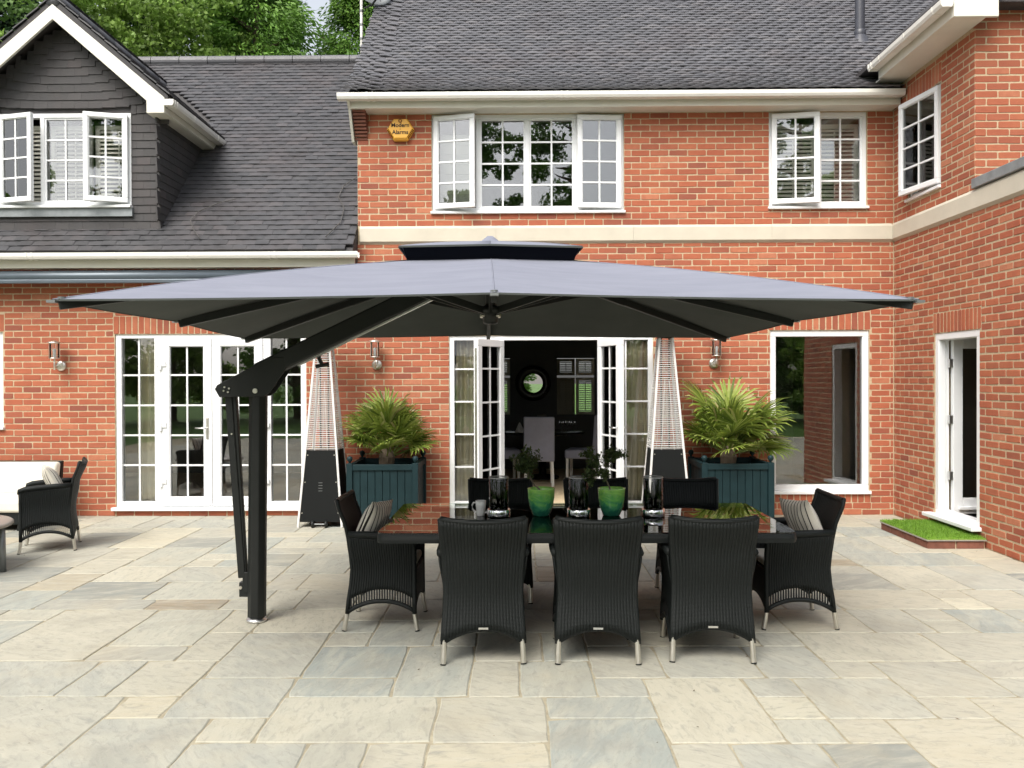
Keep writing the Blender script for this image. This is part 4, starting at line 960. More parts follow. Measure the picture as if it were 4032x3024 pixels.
# ribs, struts, hub
for k in range(8):
    a = Vector(hem(k)); e = Vector((0, 0, 2.47)); d = (a - e)
    p0 = e + d * .04; p1 = e + d * .99; p1.z -= .026; p0.z -= .02
    mid = e + d * .5; mid.z -= .018
    rb_ = MB().bar(p0, mid, .03, .055).bar(mid, p1, .03, .05).build('rib', 'black_metal', UMB, bevel=.004)
    j = e + d * .36; j.z -= .03
    h0 = Vector((0, 0, 2.09)) + Vector((d.x, d.y, 0)).normalized() * .055
    MB().bar(h0, j, .022, .045).build('strut', 'black_metal', rb_, bevel=.003)
    q = Vector(hem(k)); MB().tube([(q.x * .985, q.y * .985, q.z), (q.x * .985, q.y * .985, q.z + .014)], .018, 10).box(q.x - .02, q.x + .02, q.y - .02, q.y + .02, q.z - .016, q.z - .004).build('rib_clip', 'grey_metal', rb_)
MB().tube([(0, 0, 2.04), (0, 0, 2.5)], .032, 14).build('mast', 'black_metal', UMB, True)
MB().lathe([(.0, -.005), (.045, -.005), (.05, .01), (.05, .06), (.075, .065), (.075, .10), (.035, .115)], 16, (0, 0, 2.01)).build('hub', 'black_metal', UMB, True)
for a in range(4):
    MB().tube([(.06 * math.cos(R(45 + 90 * a)), .06 * math.sin(R(45 + 90 * a)), 2.055), (.088 * math.cos(R(45 + 90 * a)), .088 * math.sin(R(45 + 90 * a)), 2.055)], .009, 8).build('bolt', 'steel', UMB)
# pole, elbow bracket, arm and stay: built in world metres then brought into the parasol's frame
TI = (Matrix.Translation((-.2, 5.4, 0)) @ Matrix.Rotation(R(2.8), 4, 'Z')).inverted()
def W(): return MB(TI)
PX, PY = -1.812, 5.64
oct_ = [(.06 * math.cos(R(22.5 + 45 * i)) * 1.05, .06 * math.sin(R(22.5 + 45 * i)) * 1.05) for i in range(8)]
W().prism(oct_, lambda x, y, t: (PX + x + .02 * (t / 1.6), PY + y, t), .03, 1.60).build('pole', 'black_metal', UMB, bevel=.006)
W().lathe([(.0, .03), (.05, .03), (.05, .018), (.068, .018), (.068, 0.001), (.0, 0.001)], 24, (PX, PY, 0)).build('base_collar', 'bright_metal', UMB, True)
elb = [(-2.067, 1.585), (-2.05, 1.612), (-1.70, 1.795), (-1.60, 1.80), (-1.585, 1.72), (-1.695, 1.56), (-1.735, 1.535), (-2.035, 1.53)]
for dy in (-.07, .058): W().prism(elb, lambda x, z, t: (x, t, z), PY + dy, PY + dy + .012).build('bracket_plate', 'black_metal', UMB, bevel=.003)
W().prism([(-2.045, 1.60), (-1.70, 1.785), (-1.62, 1.785), (-1.69, 1.60)], lambda x, z, t: (x, t, z), PY - .058, PY + .058).build('bracket_core', 'black_metal', UMB)
for (x, z, r_) in ((-1.792, 1.572, .017), (-1.998, 1.598, .0065), (-1.968, 1.589, .0065), (-2.004, 1.573, .0065), (-1.975, 1.565, .0065)):
    W().tube([(x, PY - .078, z), (x, PY - .068, z)], r_, 14).build('bolt', 'steel', UMB)
W().bar((-1.79, PY, 1.695), (-.20, 5.42, 2.415), .085, .125).build('arm', 'black_metal', UMB, bevel=.012)
W().bar((-1.52, PY - .0, 1.745), (-.55, 5.44, 2.185), .03, .012).build('track', 'bright_metal', UMB)
W().bar((-1.38, PY, 1.80), (-1.35, PY, 1.735), .03, .02).tube([(-1.40, PY, 1.735), (-1.31, PY, 1.752)], .013, 8).build('knob', 'black_metal', UMB)
W().bar((-1.99, PY, 1.56), (-1.905, PY, .30), .05, .062, (0, 1, 0)).build('stay', 'black_metal', UMB, bevel=.006)
W().bar((-1.955, PY, 1.56), (-1.885, PY, .25), .03, .045, (0, 1, 0)).build('stay_tube', 'black_metal', UMB, bevel=.006)
W().bar((-1.925, PY, .22), (-1.86, PY, .22), .05, .10).box(-1.90, -1.86, PY - .03, PY + .03, .20, .34).build('stay_bracket', 'black_metal', UMB, bevel=.004)
W().tube([(-1.912, PY - .036, .235), (-1.912, PY - .026, .235)], .011, 12).build('bolt', 'steel', UMB)
W().tube([(-1.965, PY - .04, 1.28), (-1.965, PY - .026, 1.28)], .006, 10).build('bolt', 'steel', UMB)

# ================================================================== WICKER CHAIRS
def lerp_tab(tab, z):
    for (a, va), (b_, vb) in zip(tab[:-1], tab[1:]):
        if z <= b_:
            t = max(0, (z - a) / (b_ - a)); t = t * t * (3 - 2 * t); return va + (vb - va) * t
    return tab[-1][1]
HWT = [(.10, .232), (.42, .218), (.86, .243)]
BYT = [(.10, -.250), (.40, -.215), (.62, -.240), (.86, -.315)]
def back_pt(u, z, off=0):
    w = lerp_tab(HWT, z); y = lerp_tab(BYT, z) - (.018 + .03 * max(0, (z - .3) / .56)) * (1 - u * u); return (u * w, y + off, z)
def arch(u, lo, hi): return lo + (hi - lo) * (1 - abs(u) ** 2.2)
RIB = 25
def make_chair():
    c = empty('wicker_chair')
    def fb(s, t):
        u = s * 2 - 1; zb = arch(u, .122, .200); zt = .850 - .018 * (1 - u * u); z = zb + (zt - zb) * t; x, y, z = back_pt(u, z)
        return (x, y - .0055 * abs(math.sin(s * RIB * math.pi)), z)
    o = MB().grid(fb, RIB * 6, 14).build('backrest', 'wicker', c, True, solid=.020); bake(o)
    b = MB().tube([(lambda p: (p[0], p[1], p[2]))(back_pt(u, .850 - .018 * (1 - u * u))) for u in [-1 + .125 * i for i in range(17)]], .0165, 8)
    for s in (-1, 1): b.tube([back_pt(s, z) for z in (.115, .2, .3, .4, .5, .6, .7, .8, .850)], [.017, .016, .016, .016, .016, .016, .016, .016, .0165], 8)
    b.tube([(lambda p: p)(back_pt(u, arch(u, .122, .200))) for u in [-1 + .125 * i for i in range(17)]], .013, 8); b.build('back_edging', 'wicker', c, True)
    MB().box(-.028, .028, -.285, -.279, .206, .217).build('name_plate', 'bright_metal', c)
    def side_x(z): return lerp_tab([(.10, .236), (.40, .222), (.64, .250)], z)
    def yb(z): return lerp_tab(BYT, z) + .01
    for s in (-1, 1):
        def fs(p, t):
            v = p * 2 - 1; z0 = arch(v, .120, .185) + .088; z1 = .628 - .022 * p; z = z0 + (z1 - z0) * t; y = yb(z) + (.240 - yb(z)) * p
            return (s * (side_x(z) + .0045 * abs(math.sin(p * 26 * math.pi))), y, z)
        o = MB().grid(fs, 26 * 4, 12, s < 0).build('side_panel', 'wicker', c, True, solid=.014); bake(o)
        lt = MB()
        for i in range(25):
            p = (i + .5) / 25; v = p * 2 - 1; z0 = arch(v, .120, .185); y = yb(.2) + (.240 - yb(.2)) * p; lt.box(s * side_x(z0 + .05) - .004, s * side_x(z0 + .05) + .004, y - .0045, y + .0045, z0, z0 + .10)
        lt.build('open_weave', 'wicker', c)
        e = MB().tube([(s * side_x(arch(p * 2 - 1, .120, .185)), yb(.15) + (.240 - yb(.15)) * p, arch(p * 2 - 1, .120, .185) + .012) for p in [i / 12 for i in range(13)]], .015, 8)
        e.tube([(s * side_x(z), .240, z) for z in (.115, .2, .3, .4, .5, .60)], .017, 8); e.build('side_edging', 'wicker', c, True)
        MB().tube([(s * .247, -.235, .636), (s * .252, -.1, .634), (s * .252, .08, .626), (s * .25, .20, .615), (s * .247, .245, .600), (s * .242, .252, .57)], [.022, .024, .025, .025, .024, .018], 10).build('arm', 'wicker', c, True)
    def ff(p, t):
        u = p * 2 - 1; z0 = arch(u, .120, .19); z = z0 + (.39 - z0) * t; return (u * side_x(z), .242 + .002 * abs(math.sin(p * 26 * math.pi)), z)
    o = MB().grid(ff, 26 * 3, 8, True).build('front_panel', 'wicker', c, True, solid=.012); bake(o)
    MB().box(-.215, .215, -.215, .235, .372, .395).build('seat', 'wicker', c)
    MB().box(-.205, .205, -.20, .238, .396, .448).build('seat_cushion', 'cream_cushion', c, bevel=.02, seg=3)
    for sx in (-1, 1):
        for sy in (-1, 1):
            yt = .236 if sy > 0 else -.248; l = MB().tube([(sx * .226, yt, .14), (sx * .232, yt + sy * .022, .006)], .0165, 12, False).build('leg', 'steel', c, True)
            MB().tube([(sx * .2321, yt + sy * .0221, .0068), (sx * .2328, yt + sy * .0235, 0)], .0170, 12).build('foot', 'black_metal', l)
    return c
ch = make_chair()
CH = [(-.235, 5.02, 2.5, 'black wicker chair with its back to the viewer, at the left end of the row'), (.44, 5.02, -.8, 'black wicker chair with its back to the viewer, in the middle of the row'), (1.115, 5.05, -3, 'black wicker chair with its back to the viewer, at the right end of the row'),
      (-.92, 5.645, -90, 'black wicker chair with striped cushion at the left end of the table'), (1.815, 5.675, 90, 'black wicker chair with striped cushion at the right end of the table'),
      (-.17, 6.30, 180, 'black wicker chair across the table behind the white mug'), (.59, 6.30, 181, 'black wicker chair across the table behind the right green pot'), (1.29, 6.30, 179, 'black wicker chair across the table in front of the right planter'),
      (-4.64, 8.10, 113, 'black wicker armchair with striped cushion beside the cream sofa')]
for i, (x, y, a, lb) in enumerate(CH):
    o = ch if i == 0 else copy_tree(ch)
    o.location = (x, y, 0); o.rotation_euler = (0, 0, R(a)); o.scale = (1, .9, 1); tag(o, lb, 'armchair' if i == 8 else 'chair', 'black wicker chairs' if i != 8 else None)
    if i == 8 and 'group' in o: del o['group']
# striped cushions
def cushion_mesh():
    b = MB(); s = .215
    def fn(sg):
        def f(u, v):
            x, y = 2 * u - 1, 2 * v - 1; k = (1 - abs(x) ** 2.6) * (1 - abs(y) ** 2.6); pin = 1 - .07 * (x * x * (1 - y * y) * 0 + (1 - x * x) * y * y * .9 + (1 - y * y) * x * x * .9)
            return (x * s * pin, y * s * pin, sg * .075 * max(0, k) ** .55 + .004 * math.sin(x * 9 + y * 5) * k)
        return f
    b.grid(fn(1), 22, 22); b.grid(fn(-1), 22, 22, True); return b.mesh('cushion', 'striped_cotton', True)
cm = cushion_mesh()
def cushion(x, y, z, rz, tilt, lb, roll=0, sc=1):
    o = obj('scatter_cushion', cm, None, (x, y, z)); o.matrix_world = Matrix.Translation((x, y, z)) @ Matrix.Rotation(R(rz), 4, 'Z') @ Matrix.Rotation(R(tilt), 4, 'X') @ Matrix.Rotation(R(roll), 4, 'Z') @ Matrix.Scale(sc, 4)
    tag(o, lb, 'cushion', 'striped scatter cushions')
cushion(-1.015, 5.61, .655, -104, 67, 'black and cream striped cushion on the chair at the left table end', 6, .88)
cushion(1.91, 5.64, .655, 104, 67, 'black and cream striped cushion on the chair at the right table end', -6, .88)
cushion(-4.59, 8.09, .645, 124, 64, 'black and cream striped cushion on the armchair by the sofa', 0, .88)

# ================================================================== TABLE AND TABLEWARE
tb = tag(empty('dining_table', None, (.385, 5.53, 0)), 'long black wicker outdoor table with a reflective glass top', 'table')
def rrect(hx, hy, r_, n=5):
    return [(sx * (hx - r_) + r_ * math.cos(R(a0 + 90 * i / n)), sy * (hy - r_) + r_ * math.sin(R(a0 + 90 * i / n))) for (sx, sy, a0) in ((1, 1, 0), (-1, 1, 90), (-1, -1, 180), (1, -1, 270)) for i in range(n + 1)]
out = rrect(1.25, .59, .06)
MB().prism(out, lambda x, y, t: (x, y, t), .700, .7195).build('woven_top', 'wicker_top', tb)
inn = rrect(1.255, .595, .06); n = len(inn)
b = MB(); b.add([(x, y, .668) for x, y in inn] + [(x * 1.003, y * 1.004, .69) for x, y in inn] + [(x, y, .722) for x, y in inn] + [(x * .985, y * .97, .722) for x, y in inn] + [(x * .96, y * .93, .668) for x, y in inn],
                [(k * n + i, k * n + (i + 1) % n, (k + 1) * n + (i + 1) % n, (k + 1) * n + i) for k in range(4) for i in range(n)]); b.build('apron', 'wicker', tb, True)
MB().prism(rrect(1.252, .592, .06), lambda x, y, t: (x, y, t), .7235, .7305).build('glass_top', 'table_glass', tb)
for x in (-.62, .73): MB().box(x - .12, x + .12, -.10, .30, 0, .70).build('pedestal', 'wicker', tb, bevel=.01)
TZ = .7307
def pot(x, lb):
    p = MB().lathe([(.0, .004), (.05, 0), (.058, .006), (.078, .06), (.088, .12), (.0915, .176), (.093, .183), (.088, .184), (.085, .17), (.08, .155)], 32).build('plant_pot', 'green_glass', None, True, loc=(x, 5.56, TZ)); tag(p, lb, 'plant pot', 'green glass plant pots')
    MB().lathe([(.0, .158), (.082, .155)], 24).build('soil', 'soil', p)
pot(.13, 'swirled green glass pot in the middle of the table'); pot(.60, 'swirled green glass pot between two glass candle cylinders at right')
def hurricane(x, lb):
    h = tag(empty('candle_cylinder', None, (x, 5.525, TZ)), lb, 'candle holder', 'glass hurricane cylinders')
    MB().lathe([(.0, .002), (.074, 0), (.078, .004), (.078, .048), (.074, .052), (.07, .048), (.068, .012), (.0, .010)], 32).build('base', 'chrome', h, True)
    MB().lathe([(.0, .014), (.0625, .014), (.064, .02), (.066, .262), (.064, .2655), (.061, .262), (.0605, .02), (.0, .019)], 32).build('cylinder', 'thin_glass', h, True)
    MB().lathe([(.0612, .258), (.064, .266), (.067, .258)], 32).build('rim_glint', 'pale_metal', h, True)  # pale ring: the bright highlight of the glass edge put into colour
hurricane(-.154, 'clear glass candle cylinder on a chrome base beside the mug'); hurricane(.378, 'clear glass candle cylinder on a chrome base between the two green pots'); hurricane(.873, 'clear glass candle cylinder on a chrome base at right of both pots')
mg = tag(empty('mug', None, (-.276, 5.565, TZ)), 'white china mug on the table', 'mug')
MB().lathe([(.0, .004), (.025, 0), (.027, .003), (.033, .06), (.0355, .10), (.034, .1005), (.031, .06), (.025, .008), (.0, .007)], 28).build('body', 'mug_china', mg, True)
MB().tube([(-.031, 0, .085), (-.048, 0, .088), (-.058, 0, .07), (-.055, 0, .045), (-.043, 0, .028), (-.029, 0, .025)], .0055, 8).build('handle', 'mug_china', mg, True)
def shrub(x, seed, lean, h, lb):
    rg = random.Random(seed); s = tag(empty('small_shrub', None, (x, 5.56, TZ + .155)), lb, 'shrub', 'small shrubs in green pots'); br = MB(); tips = []
    def grow(p, d, ln, r_, lev):
        pts = [p]; rs = [r_]
        for i in range(4):
            d = (d + Vector((rg.gauss(0, .22), rg.gauss(0, .22), rg.gauss(.03, .12)))).normalized(); p = p + d * ln / 4; pts.append(p); rs.append(r_ * (1 - .16 * (i + 1))); 
            if lev >= 1: tips.append((p.copy(), d.copy()))
        br.tube(pts, rs, 5, False)
        if lev < 3:
            for k in range(rg.choice((3, 3, 4)) if lev < 2 else 3):
                q = pts[rg.choice((2, 3, 4, 4))]; dd = (d + Vector((rg.gauss(0, .75), rg.gauss(0, .75), rg.gauss(.1, .4)))).normalized(); grow(q, dd, ln * rg.uniform(.55, .8), r_ * .5, lev + 1)
    grow(Vector((0, 0, -.01)), Vector((lean * .5, 0, 1)).normalized(), h, .0075, 0)
    br.build('stems', 'twig', s)
    n = 10; P = []
    for p, d in tips:
        for k in range(n): P.append(p + Vector((rg.gauss(0, .011), rg.gauss(0, .011), rg.gauss(0, .011))))
    P = np.array([tuple(p) for p in P]); V, F = leaf_quads(P, .0105, .5); tag(obj('leaves', np_mesh('leaves', V, F, 'shrub_leaf', RNG.random(len(F))), s), kind='stuff')
def leaf_quads(P, size, aspect=.55, up=.3, droop=None):
    n = len(P); d = RNG.normal(0, 1, (n, 3)); d /= np.linalg.norm(d, axis=1)[:, None]
    if droop is not None: d = d * .6 + droop; d /= np.linalg.norm(d, axis=1)[:, None]
    e = RNG.normal(0, 1, (n, 3)); e = np.cross(d, e); e /= np.linalg.norm(e, axis=1)[:, None] + 1e-9
    s = size * RNG.uniform(.6, 1.35, n)[:, None]
    V = np.stack([P - d * s, P + e * s * aspect, P + d * s, P - e * s * aspect], 1)
    return V.reshape(-1, 3), np.arange(n * 4).reshape(n, 4)
shrub(.13, 5, -.3, .15, 'dark bonsai-like shrub in the middle green pot'); shrub(.60, 12, .05, .16, 'bushy green shrub in the right green pot')

# ================================================================== PATIO HEATERS
def heater():
    h = empty('patio_heater'); B, Z1, Zt = .245, .85, 2.10
    def hw(z): return B - (B - .072) * z / Zt
    for sx in (-1, 1):
        for sy in (-1, 1):
            MB().bar((sx * hw(0), sy * hw(0), 0), (sx * hw(Zt), sy * hw(Zt), Zt), .024, .024, (1, 0, 0)).build('corner_leg', 'pale_metal', h, bevel=.003)
    for k in range(4):
        T = Matrix.Rotation(R(90 * k), 4, 'Z')
        MB(T).add([(-hw(.06) + .016, -hw(.06), .06), (hw(.06) - .016, -hw(.06), .06), (hw(Z1) - .012, -hw(Z1), Z1), (-hw(Z1) + .012, -hw(Z1), Z1)], [(0, 1, 2, 3)]).build('lower_panel', 'black_panel', h, solid=.004)
        gr = MB(T); z = Z1 + .02
        while z < Zt - .01: gr.bar((-hw(z), -hw(z) - .006, z), (hw(z), -hw(z) - .006, z), .006, .0075); z += .0245
        for f in (-.45, .45): gr.bar((f * hw(Z1) * .9, -hw(Z1) - .004, Z1), (f * hw(1.7) * .55, -hw(1.62) - .004, 1.62), .004, .004)
        gr.bar((-.45 * hw(1.7) * .55 / .45, -hw(1.62) - .004, 1.62), (hw(1.7) * .55 * .45 / .45, -hw(1.62) - .004, 1.62), .004, .004) if False else None
        gr.build('guard_grille', 'pale_metal', h)
        if k == 0:
            for i in range(4): MB(T).box(-.022, .022, -hw(.42) - .004, -hw(.42) + .012, .40 + i * .03, .406 + i * .03).build('louvre', 'grey_metal', h)
            for (f, z) in ((-1, .8), (1, .8), (-1, .5), (1, .5), (-1, .16), (1, .16)): MB(T).tube([(f * (hw(z) - .03), -hw(z) - .006, z), (f * (hw(z) - .03), -hw(z), z)], .007, 8).build('screw', 'steel', h)
    MB().lathe([(.055, Z1), (.055, Zt)], 20).build('flame_tube', 'thin_glass', h, True)
    MB().box(-.16, .16, -.16, .16, Z1 - .02, Z1).build('burner_plate', 'grey_metal', h)
    MB().box(-.075, .075, -.075, .075, Zt, Zt + .05).build('collar', 'black_panel', h)
    MB().add([(-.3, -.3, 2.19), (.3, -.3, 2.19), (.3, .3, 2.19), (-.3, .3, 2.19), (0, 0, 2.27)], [(0, 1, 4), (1, 2, 4), (2, 3, 4), (3, 0, 4), (3, 2, 1, 0)]).tube([(0, 0, 2.14), (0, 0, 2.22)], .04, 10).build('hood', 'bright_metal', h)
    for x in (-.075, .075): MB().tube([(x - .012, -.265, .04), (x + .012, -.265, .04)], .04, 14).build('wheel', 'black_metal', h, True)
    MB().tube([(-.09, -.265, .04), (.09, -.265, .04)], .008, 8).build('axle', 'grey_metal', h)
    return h
ht = heater(); ht.location = (-2.245, 9.44, 0); tag(ht, 'pyramid patio heater beside the closed french doors', 'patio heater', 'pyramid patio heaters')
h2 = copy_tree(ht); h2.location = (1.63, 9.44, 0); tag(h2, 'pyramid patio heater beside the open french doors', 'patio heater', 'pyramid patio heaters')

# ================================================================== PLANTERS AND PALMS
def planter():
    p = empty('wooden_planter'); H, S = .70, .365; n = 8
    for sx in (-1, 1):
        for sy in (-1, 1):
            po = MB().box(sx * S - .033, sx * S + .033, sy * S - .033, sy * S + .033, 0, H + .012).build('post', 'planter_paint', p, bevel=.004)
            MB().lathe([(.012, 0), (.012, .012), (.026, .028), (.034, .05), (.026, .072), (.0, .084)], 14, (sx * S, sy * S, H + .012)).build('finial', 'planter_paint', po, True)
    for k in range(4):
        T = Matrix.Rotation(R(90 * k), 4, 'Z')
        MB(T).box(-S + .033, S - .033, -S - .026, -S + .026, H - .065, H).build('top_rail', 'planter_paint', p, bevel=.004)
        MB(T).box(-S + .033, S - .033, -S - .026, -S + .026, .05, .12).build('bottom_rail', 'planter_paint', p, bevel=.004)
        w = (2 * S - .066) / n
        for i in range(n): MB(T).box(-S + .033 + i * w + .0025, -S + .033 + (i + 1) * w - .0025, -S - .008, -S + .012, .12, H - .065).build('board', 'planter_paint', p, bevel=.003)
    MB().box(-S + .02, S - .02, -S + .02, S - .02, .1, H - .07).build('soil', 'soil', p); return p
pl = planter(); pl.location = (-1.545, 9.565, 0); tag(pl, 'dark blue-green boarded planter by the left lantern', 'planter', 'boarded wooden planters')
p2 = copy_tree(pl); p2.location = (2.385, 9.565, 0); tag(p2, 'dark blue-green boarded planter by the picture window', 'planter', 'boarded wooden planters')
def frond_mesh(seed):
    rg = random.Random(seed); V, F, Q = [], [], []
    def q4(a, b_, c, d, r_):
        o = len(V); V.extend([tuple(a), tuple(b_), tuple(c), tuple(d)]); F.append((o, o + 1, o + 2, o + 3)); Q.append(r_)
    L = 1.0   # stem points along +z, fan opens beyond it facing -y
    for i in range(4):
        z0, z1_ = L * i / 4 * .52, L * (i + 1) / 4 * .52; w = .012
        q4((-w, 0, z0), (w, 0, z0), (w, 0, z1_), (-w, 0, z1_), .35); q4((0, -w, z0), (0, w, z0), (0, w, z1_), (0, -w, z1_), .3)
    n = rg.randint(20, 24); hub = Vector((0, 0, .52))
    for i in range(n):
        a = R(-98 + 196 * i / (n - 1) + rg.uniform(-3, 3)); ln = .50 * (1 - .22 * abs(math.sin(a / 2)) ** 1.5) * rg.uniform(.88, 1.06)
        d = Vector((math.sin(a), -.10 * math.cos(a), math.cos(a))); s = Vector((math.cos(a), 0, -math.sin(a))); nrm = Vector((0, -1, 0)); w = .0195
        p1 = hub + d * ln * .45; p2_ = hub + d * ln * .8 + nrm * .02; p3 = hub + d * ln + nrm * .065 + Vector((0, 0, -.03)); r_ = min(.99, max(0, rg.gauss(.55, .2)))
        fold = nrm * .008
        for sg in (-1, 1):
            q4(hub, hub + s * sg * .004, p1 + s * sg * w - fold, p1, r_); q4(p1, p1 + s * sg * w - fold, p2_ + s * sg * w * .65, p2_, r_); q4(p2_, p2_ + s * sg * w * .65, p3, p3, min(.99, r_ + .15))
    return np_mesh('frond', V, F, 'palm_leaf', Q)
FM = [frond_mesh(s) for s in (1, 2, 3, 4)]
def palm(x, y, seed, lb, n, extra=()):
    rg = random.Random(seed); p = tag(empty('fan_palm', None, (x, y, .63)), lb, 'palm', 'fan palms in planters')
    MB().tube([(0, 0, -.01), (.01, 0, .12), (.0, .01, .24)], [.085, .095, .05], 10).build('trunk', 'bark', p)
    lst = []
    for i in range(n):
        el = 88 - 72 * (i / n) ** .9 + rg.uniform(-7, 7); az = i * 137.5 + rg.uniform(-22, 22); sc = rg.uniform(.56, .76) * (1.02 if el > 50 else .94)
        lst.append((az, el, sc, rg.uniform(0, .16), rg.uniform(-30, 30)))
    lst += list(extra)
    for i, (az, el, sc, z0, tw) in enumerate(lst):
        # stem along +z tilted by (90-el) towards azimuth, upper face turned to the sky
        m = Matrix.Translation((0, 0, .08 + z0)) @ Matrix.Rotation(R(az), 4, 'Z') @ Matrix.Rotation(R(-(90 - el)), 4, 'X') @ Matrix.Rotation(R(180 + tw), 4, 'Z') @ Matrix.Scale(sc, 4)
        o = obj('frond', FM[i % 4], p); o.matrix_local = m
palm(-1.56, 9.53, 21, 'bushy green fan palm in the planter by the left lantern', 40)
palm(2.36, 9.53, 33, 'bushy green fan palm leaning to the right over the picture window', 40, [(-72, 34, .98, .1, 0), (-60, 16, .95, .1, 15), (-80, 48, .95, .1, 0), (-85, 10, .86, .06, 10), (-100, 60, .9, .1, 0), (60, 62, .98, .15, 0), (-20, 75, .9, .15, 0)])

# ================================================================== LOUNGE CORNER AT LEFT
sf = tag(empty('sofa', None, (-6.3, 9.35, 0)), 'cream cushioned sofa with a black wicker base against the wall', 'sofa')
MB().box(-.95, .87, -.36, .40, .07, .20).build('base', 'wicker', sf, bevel=.01)
MB().prism([(.32, .18), (.40, .18), (.46, .692), (.40, .692)], lambda y, z, t: (t, y, z), -.95, .86).build('back_frame', 'wicker', sf, bevel=.01)
MB().box(-.93, .845, -.39, .28, .202, .345).build('seat_cushion', 'cream_cushion', sf, bevel=.035, seg=4)
MB().prism([(.17, .335), (.318, .335), (.385, .69), (.26, .69)], lambda y, z, t: (t, y, z), -.93, .875).build('back_cushion', 'cream_cushion', sf, bevel=.04, seg=4)
for sx in (-.9, .80):
    for sy in (-.32, .34): MB().box(sx - .02, sx + .02, sy - .02, sy + .02, 0, .07).build('foot', 'black_metal', sf)
ct = tag(empty('coffee_table', None, (-4.93, 7.02, 0)), 'low brown-topped coffee table with grey round legs at the left edge', 'coffee table')
MB().lathe([(.0, .425), (.50, .425), (.515, .412), (.515, .395), (.50, .385), (.0, .385)], 40).build('tabletop', 'coffee_top', ct, True)
for a in range(4):
    x, y = .46 * math.cos(R(8 + 90 * a)), .46 * math.sin(R(8 + 90 * a)); MB().tube([(x * 1.02, y * 1.02, 0), (x, y, .386)], [.026, .028], 14).build('leg', 'grey_metal', ct, True)
MB().lathe([(.0, .31), (.42, .31), (.42, .29), (.0, .29)], 30).build('shelf', 'grey_metal', ct)

# ================================================================== TREES
def trunk_mesh(h, r0, seed, m, limbs=9, spread=2.6, base=.35):
    rg = random.Random(seed); b = MB(); pts = [Vector((0, 0, -.1))]; rs = [r0 * 1.25]; p = Vector((0, 0, 0))
    for i in range(7):
        p = p + Vector((rg.gauss(0, .08), rg.gauss(0, .08), h / 7)); pts.append(p.copy()); rs.append(r0 * (1 - .12 * (i + 1)))
    b.tube(pts, rs, 9)
    for k in range(limbs):
        f = base + (1 - base) * k / limbs; i = min(6, int(f * 7)); q = pts[i].lerp(pts[i + 1], f * 7 - i); a = rg.uniform(0, 6.28); ln = spread * rg.uniform(.6, 1) * (1.1 - .5 * f); l = [q]
        for j in range(4): q = q + Vector((math.cos(a) * ln / 4, math.sin(a) * ln / 4, ln * rg.uniform(.02, .16))); a += rg.gauss(0, .25); l.append(q)
        b.tube(l, [r0 * .42, r0 * .32, r0 * .22, r0 * .13, r0 * .05], 6, False)
    return b.mesh('trunk', m)
def crown_mesh(h, z0, rad, seed, leaf, nclump, per, m, cone=False, crad=.75, droop=None, aspect=.6):
    global RNG
    keep = RNG; RNG = np.random.default_rng(seed); cs = []
    while len(cs) < nclump:
        z = RNG.random(); a = RNG.random() * 6.28
        env = (1 - z) ** .8 * rad + .25 if cone else rad * math.sqrt(max(0, 1 - (2 * z - .86) ** 2 / 1.35)) * (.8 + .25 * math.sin(3 * a + seed))
        r_ = env * RNG.random() ** .38; cs.append((r_ * math.cos(a), r_ * math.sin(a), z0 + z * (h - z0)))
    cs = np.array(cs); cr = crad * RNG.uniform(.6, 1.25, nclump); tone = RNG.uniform(0, .45, nclump)
    idx = np.repeat(np.arange(nclump), per); d = RNG.normal(0, 1, (len(idx), 3)); d /= np.linalg.norm(d, axis=1)[:, None]
    P = cs[idx] + d * (cr[idx] * RNG.random(len(idx)) ** .45)[:, None] * np.array([1, 1, .62])
    dr = None
    if droop is not None:
        rad_ = P * np.array([1, 1, 0]); rad_ /= np.linalg.norm(rad_, axis=1)[:, None] + 1e-6; dr = rad_ * .9 + np.array([0, 0, -droop])
    V, F = leaf_quads(P, leaf, aspect, droop=dr); me = np_mesh('crown', V, F, m, np.clip(tone[idx] + RNG.random(len(idx)) * .55, 0, .999)); RNG = keep; return me
def tree(name, x, y, tm, cmsh, lb, cat, grp, sc=1, rz=0):
    t = tag(empty(name, None, (x, y, -.04), R(rz)), lb, cat, grp); t.scale = (sc, sc, sc); obj('trunk', tm, t); tag(obj('crown', cmsh, t), kind='stuff'); return t
t_oak = trunk_mesh(9, .24, 1, 'bark', 14, 3.4); c_oak = crown_mesh(12.5, 3.0, 3.6, 2, .062, 230, 300, 'oak_leaf', False, .62)
t_con = trunk_mesh(12, .22, 3, 'bark', 18, 2.0, .1); c_con = crown_mesh(13.5, 1.0, 2.9, 4, .075, 330, 200, 'conifer_leaf', True, .6, .5, .3)
c_drk = crown_mesh(15, 1.0, 3.3, 6, .10, 260, 190, 'dark_leaf', True, .8, .35, .4)
c_pal = crown_mesh(12, 2.5, 3.4, 8, .07, 190, 230, 'pale_leaf', False, .62)
BG = 'trees behind the house'
tree('oak_tree', -9.2, 20.5, t_oak, c_oak, 'light green oak rising behind the left ridge next to the dormer', 'tree', BG)
tree('conifer_tree', -6.9, 21.5, t_con, c_con, 'bright green conifer behind the left ridge beside the main roof', 'tree', BG, 1.05, 40)
tree('conifer_tree', -4.6, 23.5, t_con, c_con, 'bright green conifer half hidden by the main roof and dish mast', 'tree', BG, .95, 170)
tree('dark_conifer', -8.2, 25.5, t_con, c_drk, 'dark conifer behind the bright oak and conifer', 'tree', BG, 1.0, 15)
tree('dark_conifer', -11.6, 26, t_con, c_drk, 'dark conifer behind the oak above the dormer roof', 'tree', BG, 1.05, 80)
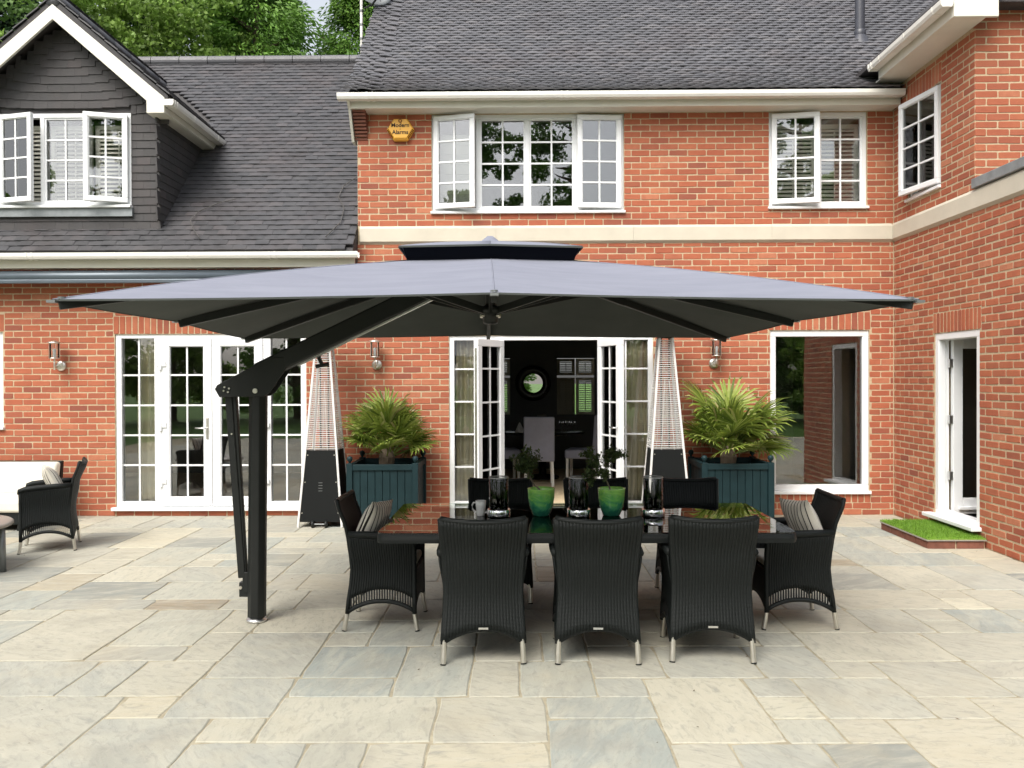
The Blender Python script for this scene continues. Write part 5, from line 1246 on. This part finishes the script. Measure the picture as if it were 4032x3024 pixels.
tree('dark_conifer', -15.2, 24, t_con, c_drk, 'dark conifer at the far left above the dormer', 'tree', BG, .95, 200)
tree('pale_tree', -13.4, 19.5, t_oak, c_pal, 'pale green tree at the left edge behind the dormer', 'tree', BG, .95, 30)
tree('oak_tree', .8, 24.5, t_oak, c_oak, 'light green tree seen through the far dining room shutters', 'tree', BG, .85, 120)
# garden behind the viewer, seen mirrored in the panes and the table
GB = 'garden trees behind the viewer'
c_gar = crown_mesh(12, 1.2, 4.0, 9, .13, 150, 220, 'oak_leaf', False, .9); c_gd = crown_mesh(14, .6, 3.4, 10, .14, 170, 200, 'conifer_leaf', True, .9, .3)
t_pine = trunk_mesh(13, .30, 12, 'pine_bark', 9, 2.6, .6); c_pine = crown_mesh(15.5, 8.5, 3.4, 13, .09, 110, 190, 'conifer_leaf', False, .6)
GPL = ['far to the left', 'left of centre', 'nearest on the left', 'left of the other pine', 'lowest, in the middle', 'right of the other pine', 'nearest on the right', 'right of centre', 'far to the right', 'at the right-hand corner', 'at the left-hand corner', 'beside the lawn on the left', 'left of the house', 'beside the lawn on the right', 'right of the side wing', 'small, beyond the right lawn']
for i, (x, y, kind, sc, rz) in enumerate([(-14, -13, 0, .8, 0), (-9.5, -15, 1, .75, 30), (-6, -14, 0, .62, 80), (-2.5, -17, 2, .9, 10), (-1.0, -14.5, 1, .48, 10), (2.5, -16, 2, 1.0, 140), (5.5, -14.5, 0, .6, 200), (9, -14, 1, .7, 60), (13, -13, 0, .8, 110), (17, -10, 1, .85, 20), (-18, -8, 1, .9, 70), (-16, 1, 0, .8, 160), (-15, 8, 1, .85, 220), (15, -3, 0, .75, 250), (13.5, 4, 1, .6, 300), (10.5, -8, 0, .45, 20)]):
    tm, cc, nm, wd_ = ((t_oak, c_gar, 'oak_tree', 'broad green tree'), (t_con, c_gd, 'dark_conifer', 'dark conifer'), (t_pine, c_pine, 'pine_tree', 'tall bare-trunked pine'))[kind]
    tree(nm, x, y, tm, cc, wd_ + ' of the garden behind the viewer, ' + GPL[i], 'tree', GB, sc, rz)

# small fallen leaves, seeds and grit lying on the flags
n = 150; px_ = RNG.uniform(-5.5, 4.3, n); py_ = RNG.uniform(3.3, 9.7, n)
Pd = np.c_[px_, py_, np.full(n, .0045)]; ang = RNG.uniform(0, 6.28, n); sz = RNG.uniform(.003, .011, n)[:, None]
dv = np.c_[np.cos(ang), np.sin(ang), RNG.uniform(-.1, .25, n)]; ev = np.c_[-np.sin(ang), np.cos(ang), RNG.uniform(-.2, .2, n)] * .45
V = np.stack([Pd - dv * sz, Pd + ev * sz, Pd + dv * sz, Pd - ev * sz], 1).reshape(-1, 3); V[:, 2] = np.maximum(V[:, 2], .003)
tag(obj('leaf_litter', np_mesh('leaf_litter', V, np.arange(n * 4).reshape(n, 4), 'dry_leaf', RNG.random(n))), 'tiny dry leaves and seeds scattered over the paving', 'leaf litter', None, 'stuff')
